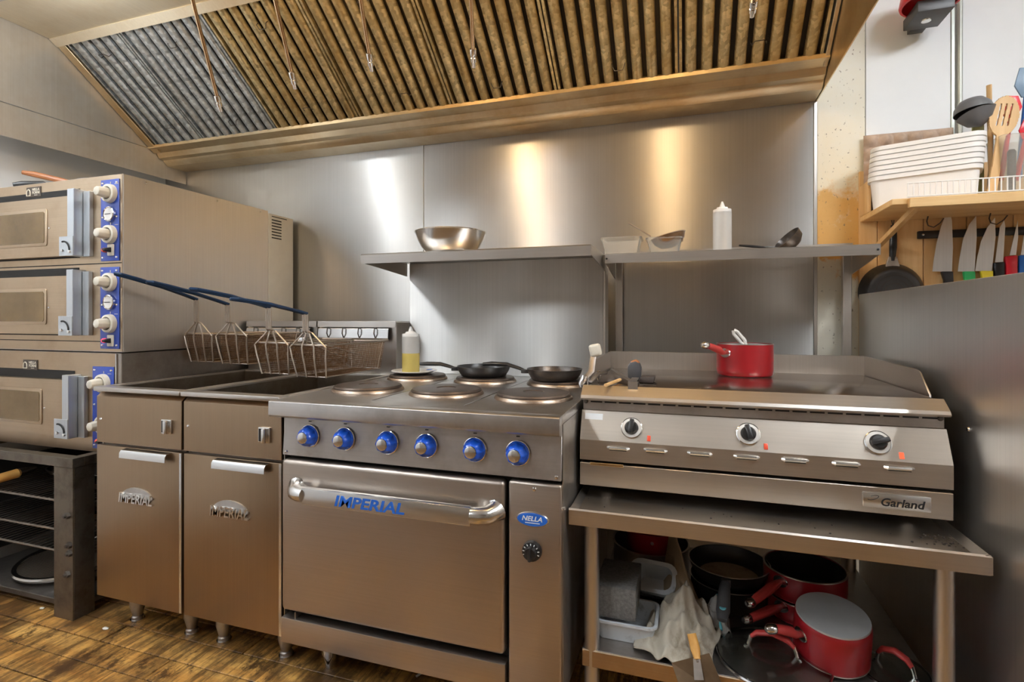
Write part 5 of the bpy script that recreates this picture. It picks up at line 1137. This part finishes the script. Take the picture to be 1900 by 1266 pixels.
bl = thing('ladle', 'black plastic ladle hooked over the left of the utensil holder', 'ladle', (1.0,2.21,SZ+0.006))
C = PY(1806,205,2.19)
part('bowl', MB().lathe([(0.054,0),(0.050,0.020),(0.034,0.040),(0,0.050),(0,0.047),(0.033,0.037),(0.048,0.019),(0.052,0)], C+Vector((0,0,-0.006)), (-0.10,0.12,1), 36), 'grey_plastic', bl, angle=50)
part('handle', MB().tube([C+Vector((0.040,0.0,-0.005)), C+Vector((0.055,0.01,-0.03)), C+Vector((0.055,0.012,-0.12)), (C.x+0.050,2.21,SZ+0.010)], 0.0055, 8), 'grey_plastic', bl)
part('lower_lip', MB().lathe([(0.054,0),(0.036,-0.030),(0.004,-0.048),(0.0,-0.049),(0.0,-0.047),(0.034,-0.029),(0.052,0)], C+Vector((0.010,0.006,-0.010)), (-0.25,0.2,1), 30), 'grey_plastic', bl, angle=50)
def spat(label, u0, v0_, u1, v1, y_, m, hw, hl, handm=None):
    a, c = PY(u0,v0_,y_), PY(u1,v1,y_); d = (a-c).normalized()
    t = thing('spatula', label, 'spatula', (c.x,y_,SZ+0.008))
    sd = Vector((d.z,0,-d.x))
    part('head', MB().prism([(p.x,p.z) for p in (a-sd*hw*0.7, a+sd*hw*0.4, a-d*hl*0.4+sd*hw, a-d*hl+sd*hw*0.35, a-d*hl-sd*hw*0.35, a-d*hl*0.6-sd*hw)], 'y', y_-0.003, y_+0.003), m, t, bevel=0.002)
    part('handle', MB().tube([a-d*hl*0.98, a.lerp(c,0.6), c], [0.006,0.007,0.009], 10), handm or m, t)
spat('red silicone spatula standing in the utensil holder beside the wooden spoon', 1882,178, 1856,335, 2.20, 'red_plastic', 0.026, 0.09)
spat('pink-red spatula standing at the right end of the utensil holder', 1912,220, 1884,335, 2.19, 'red_plastic', 0.024, 0.07)
spat('blue-grey ladle head leaning out at the right of the utensil holder', 1908,125, 1890,330, 2.215, 'grey_blue', 0.034, 0.10, 'blue_plastic')
p0 = PY(1876,332,2.17); p0.z = SZ+0.012
solo('knife_steel', MB().tube([p0, PY(1877,282,2.17), PY(1877,278,2.17)], [0.011,0.012,0.008], 12), 'black_plastic', 'black tool handle standing in the utensil holder between the red spatulas', 'tool', p0)
p0 = PY(1815,215,2.235); 
solo('scouring_pad', MB().box(p0.x-0.012,p0.x+0.022,2.245,2.253,SZ+0.002,p0.z+0.02), 'olive', 'olive green packet behind the utensil holder', 'packet', (p0.x,2.249,SZ+0.002), bevel=0.002)
# magnetic knife rack and knives
ms = thing('knife_rack', 'black magnetic knife strip on the pine boards', 'rack', (1.05,2.396,1.455))
part('strip', MB().box(0.842,1.36,2.383,2.3975,1.440,1.469), 'black_plastic', ms, bevel=0.003)
part('screw', MB().lathe([(0,0),(0.005,0),(0.004,0.002),(0,0.003)], (0.857,2.383,1.4545), (0,-1,0), 12), 'chrome', ms)
def knife(label, pts, hand, hm):
    yb = 2.3805
    P = [PY(u, v, yb) for u, v in pts]; H = [PY(u, v, yb) for u, v in hand]
    t = thing('kitchen_knife', label, 'knife', P[0], 0, 'kitchen knives on the magnetic strip')
    part('blade', MB().prism([(p.x,p.z) for p in P], 'y', yb-0.0012, yb+0.0012), 'knife', t)
    part('handle', MB().prism([(p.x,p.z) for p in H], 'y', yb-0.010, yb+0.008), hm, t, bevel=0.004)
knife('large kitchen knife with a black handle, leftmost on the magnetic strip', [(1761,386),(1754,400),(1746,420),(1738,450),(1732,485),(1730,504),(1766,504),(1768,460),(1766,410)], [(1745,504),(1767,504),(1769,545),(1752,545),(1750,520)], 'black_plastic')
knife('kitchen knife with a green handle on the magnetic strip', [(1811,401),(1798,417),(1787,443),(1780,480),(1777,504),(1808,504),(1812,440)], [(1786,504),(1808,504),(1809,545),(1793,545)], 'green_plastic')
knife('kitchen knife with a yellow handle on the magnetic strip', [(1846,404),(1832,422),(1820,448),(1813,478),(1809,503),(1840,503),(1847,440)], [(1818,503),(1841,503),(1841,545),(1826,545)], 'yellow_plastic')
knife('narrow kitchen knife with a black handle between the yellow and red ones', [(1863,409),(1855,422),(1851,450),(1846,487),(1861,486),(1865,420)], [(1843,488),(1862,486),(1862,545),(1846,545)], 'black_plastic')
knife('slim kitchen knife with a red handle on the magnetic strip', [(1888,410),(1881,440),(1873,474),(1885,473),(1889,440)], [(1864,476),(1886,474),(1886,545),(1865,545)], 'red_plastic')
knife('kitchen knife with a blue handle, rightmost on the magnetic strip', [(1908,412),(1899,440),(1894,473),(1908,473),(1911,440)], [(1890,474),(1910,473),(1910,545),(1889,545)], 'blue_plastic')
# hanging pan
hp_ = thing('frying_pan', 'scorched black frying pan hanging on the pine boards by the shelf brace', 'pan', (0.755,2.397,1.14))
C = Vector((0.757,2.396,1.240))
b_ = part('pan_body', MB().lathe([(0.108,-0.004),(0.110,-0.002),(0.102,0.018),(0.088,0.036),(0.084,0.040),(0.072,0.041),(0,0.041),(0,0.038),(0.083,0.037),(0.100,0.017)], C, (0,-1,0), 44), 'scorched_pan', hp_, angle=50)
for r in (0.030, 0.046, 0.062):
    part('base_ring', MB().lathe([(r-0.0015,0.0408),(r+0.0015,0.0408),(r+0.0015,0.0422),(r-0.0015,0.0422)], C, (0,-1,0), 40), 'worn_pan', b_)
part('bracket', MB().prism([(C.x-0.026,C.z+0.088),(C.x+0.026,C.z+0.088),(C.x+0.014,C.z+0.135),(C.x-0.014,C.z+0.135)], 'y', 2.374, 2.386), 'steel_dull', hp_, bevel=0.003)
part('handle', MB().tube([C+Vector((0,-0.016,0.118)), C+Vector((0.002,-0.018,0.17)), C+Vector((0.004,-0.016,0.225)), C+Vector((0.004,-0.014,0.255))], [0.010,0.013,0.012,0.008], 12, flat=0.7, up=(0,1,0)), 'black_plastic', hp_)
part('hang_loop', MB().tube([C+Vector((0.004,-0.012,0.25)), C+Vector((0.000,-0.010,0.275)), C+Vector((0.008,-0.010,0.275)), C+Vector((0.004,-0.012,0.25))], 0.0018, 6), 'iron', hp_)
for (u, v), lab in (((1722,385),'wire hook under the pine shelf, left of the big knife'), ((1838,384),'wire hook under the pine shelf above the yellow-handled knife')):
    p = PY(u, v, 2.33); p.z = SZ-0.0205
    solo('wire_hook', MB().tube([p, p+Vector((-0.004,0,-0.018)), p+Vector((0,0,-0.034)), p+Vector((0.016,-0.004,-0.042)), p+Vector((0.034,-0.008,-0.028)), p+Vector((0.044,-0.010,-0.012))], 0.0022, 6), 'iron', lab, 'hook', p)
# conduit with fitting and the red signal shade
cd = thing('wall_conduit', 'grey vertical conduit pipe on the white wall', 'pipe', (0.980,2.40,1.74))
part('pipe', MB().cyl((0.980,2.4035,1.775), (0.980,2.4035,2.77), 0.0085, n=14), 'grey_pipe', cd)
part('fitting', MB().lathe([(0,0),(0.014,0),(0.014,0.012),(0.011,0.014),(0.011,0.020),(0.014,0.022),(0.014,0.034),(0,0.034)], (0.980,2.4035,1.742), (0,0,1), 8), 'steel_dull', cd)
rd = thing('alarm_light', 'red plastic shade on a dark wall bracket at the top right', 'alarm', (0.86,2.41,2.18))
part('bracket', MB().box(0.785,0.895,2.225,2.360,2.222,2.262), 'charcoal', rd, bevel=0.003)
part('wall_arm', MB().box(0.815,0.865,2.361,2.411,2.230,2.255), 'charcoal', rd, bevel=0.002)
part('screw_head', MB().lathe([(0,0),(0.016,0),(0.015,0.004),(0.008,0.006),(0,0.006)], (0.835,2.295,2.222), (0,0,-1), 20), 'steel_bright', rd)
part('shade', MB().lathe([(0.082,0),(0.090,0.001),(0.092,0.008),(0.086,0.045),(0.066,0.080),(0.03,0.100),(0,0.104),(0,0.100),(0.064,0.076),(0.083,0.042),(0.087,0.004)], (0.835,2.262,2.263), (0.03,0.03,1), 44, 1.0, 1.0), 'red_plastic', rd, angle=50)
# crumbs on the floor
for u, v, s, lab in ((196,1168,0.010,'small white crumb on the floor in front of the left fryer'), (78,1130,0.008,'small pale crumb on the floor in front of the oven stand')):
    p = PZ(u, v, 0.001)
    solo('crumb', MB().lathe([(0,0),(s*0.9,0.001),(s,s*0.4),(s*0.5,s*0.7),(0,s*0.75)], p, (0,0,1), 7, 1.4, 0.8), 'crumb', lab, 'crumb', p)
p = PZ(772, 1256, 0.002); q = PZ(800, 1246, 0.002)
solo('plastic_strap', MB().tube([p, p.lerp(q,0.5)+Vector((0,0.006,0.006)), q], 0.005, 6, flat=0.3, up=(0,0,1)), 'porcelain', 'short white strap on the floor under the range', 'strap', p)
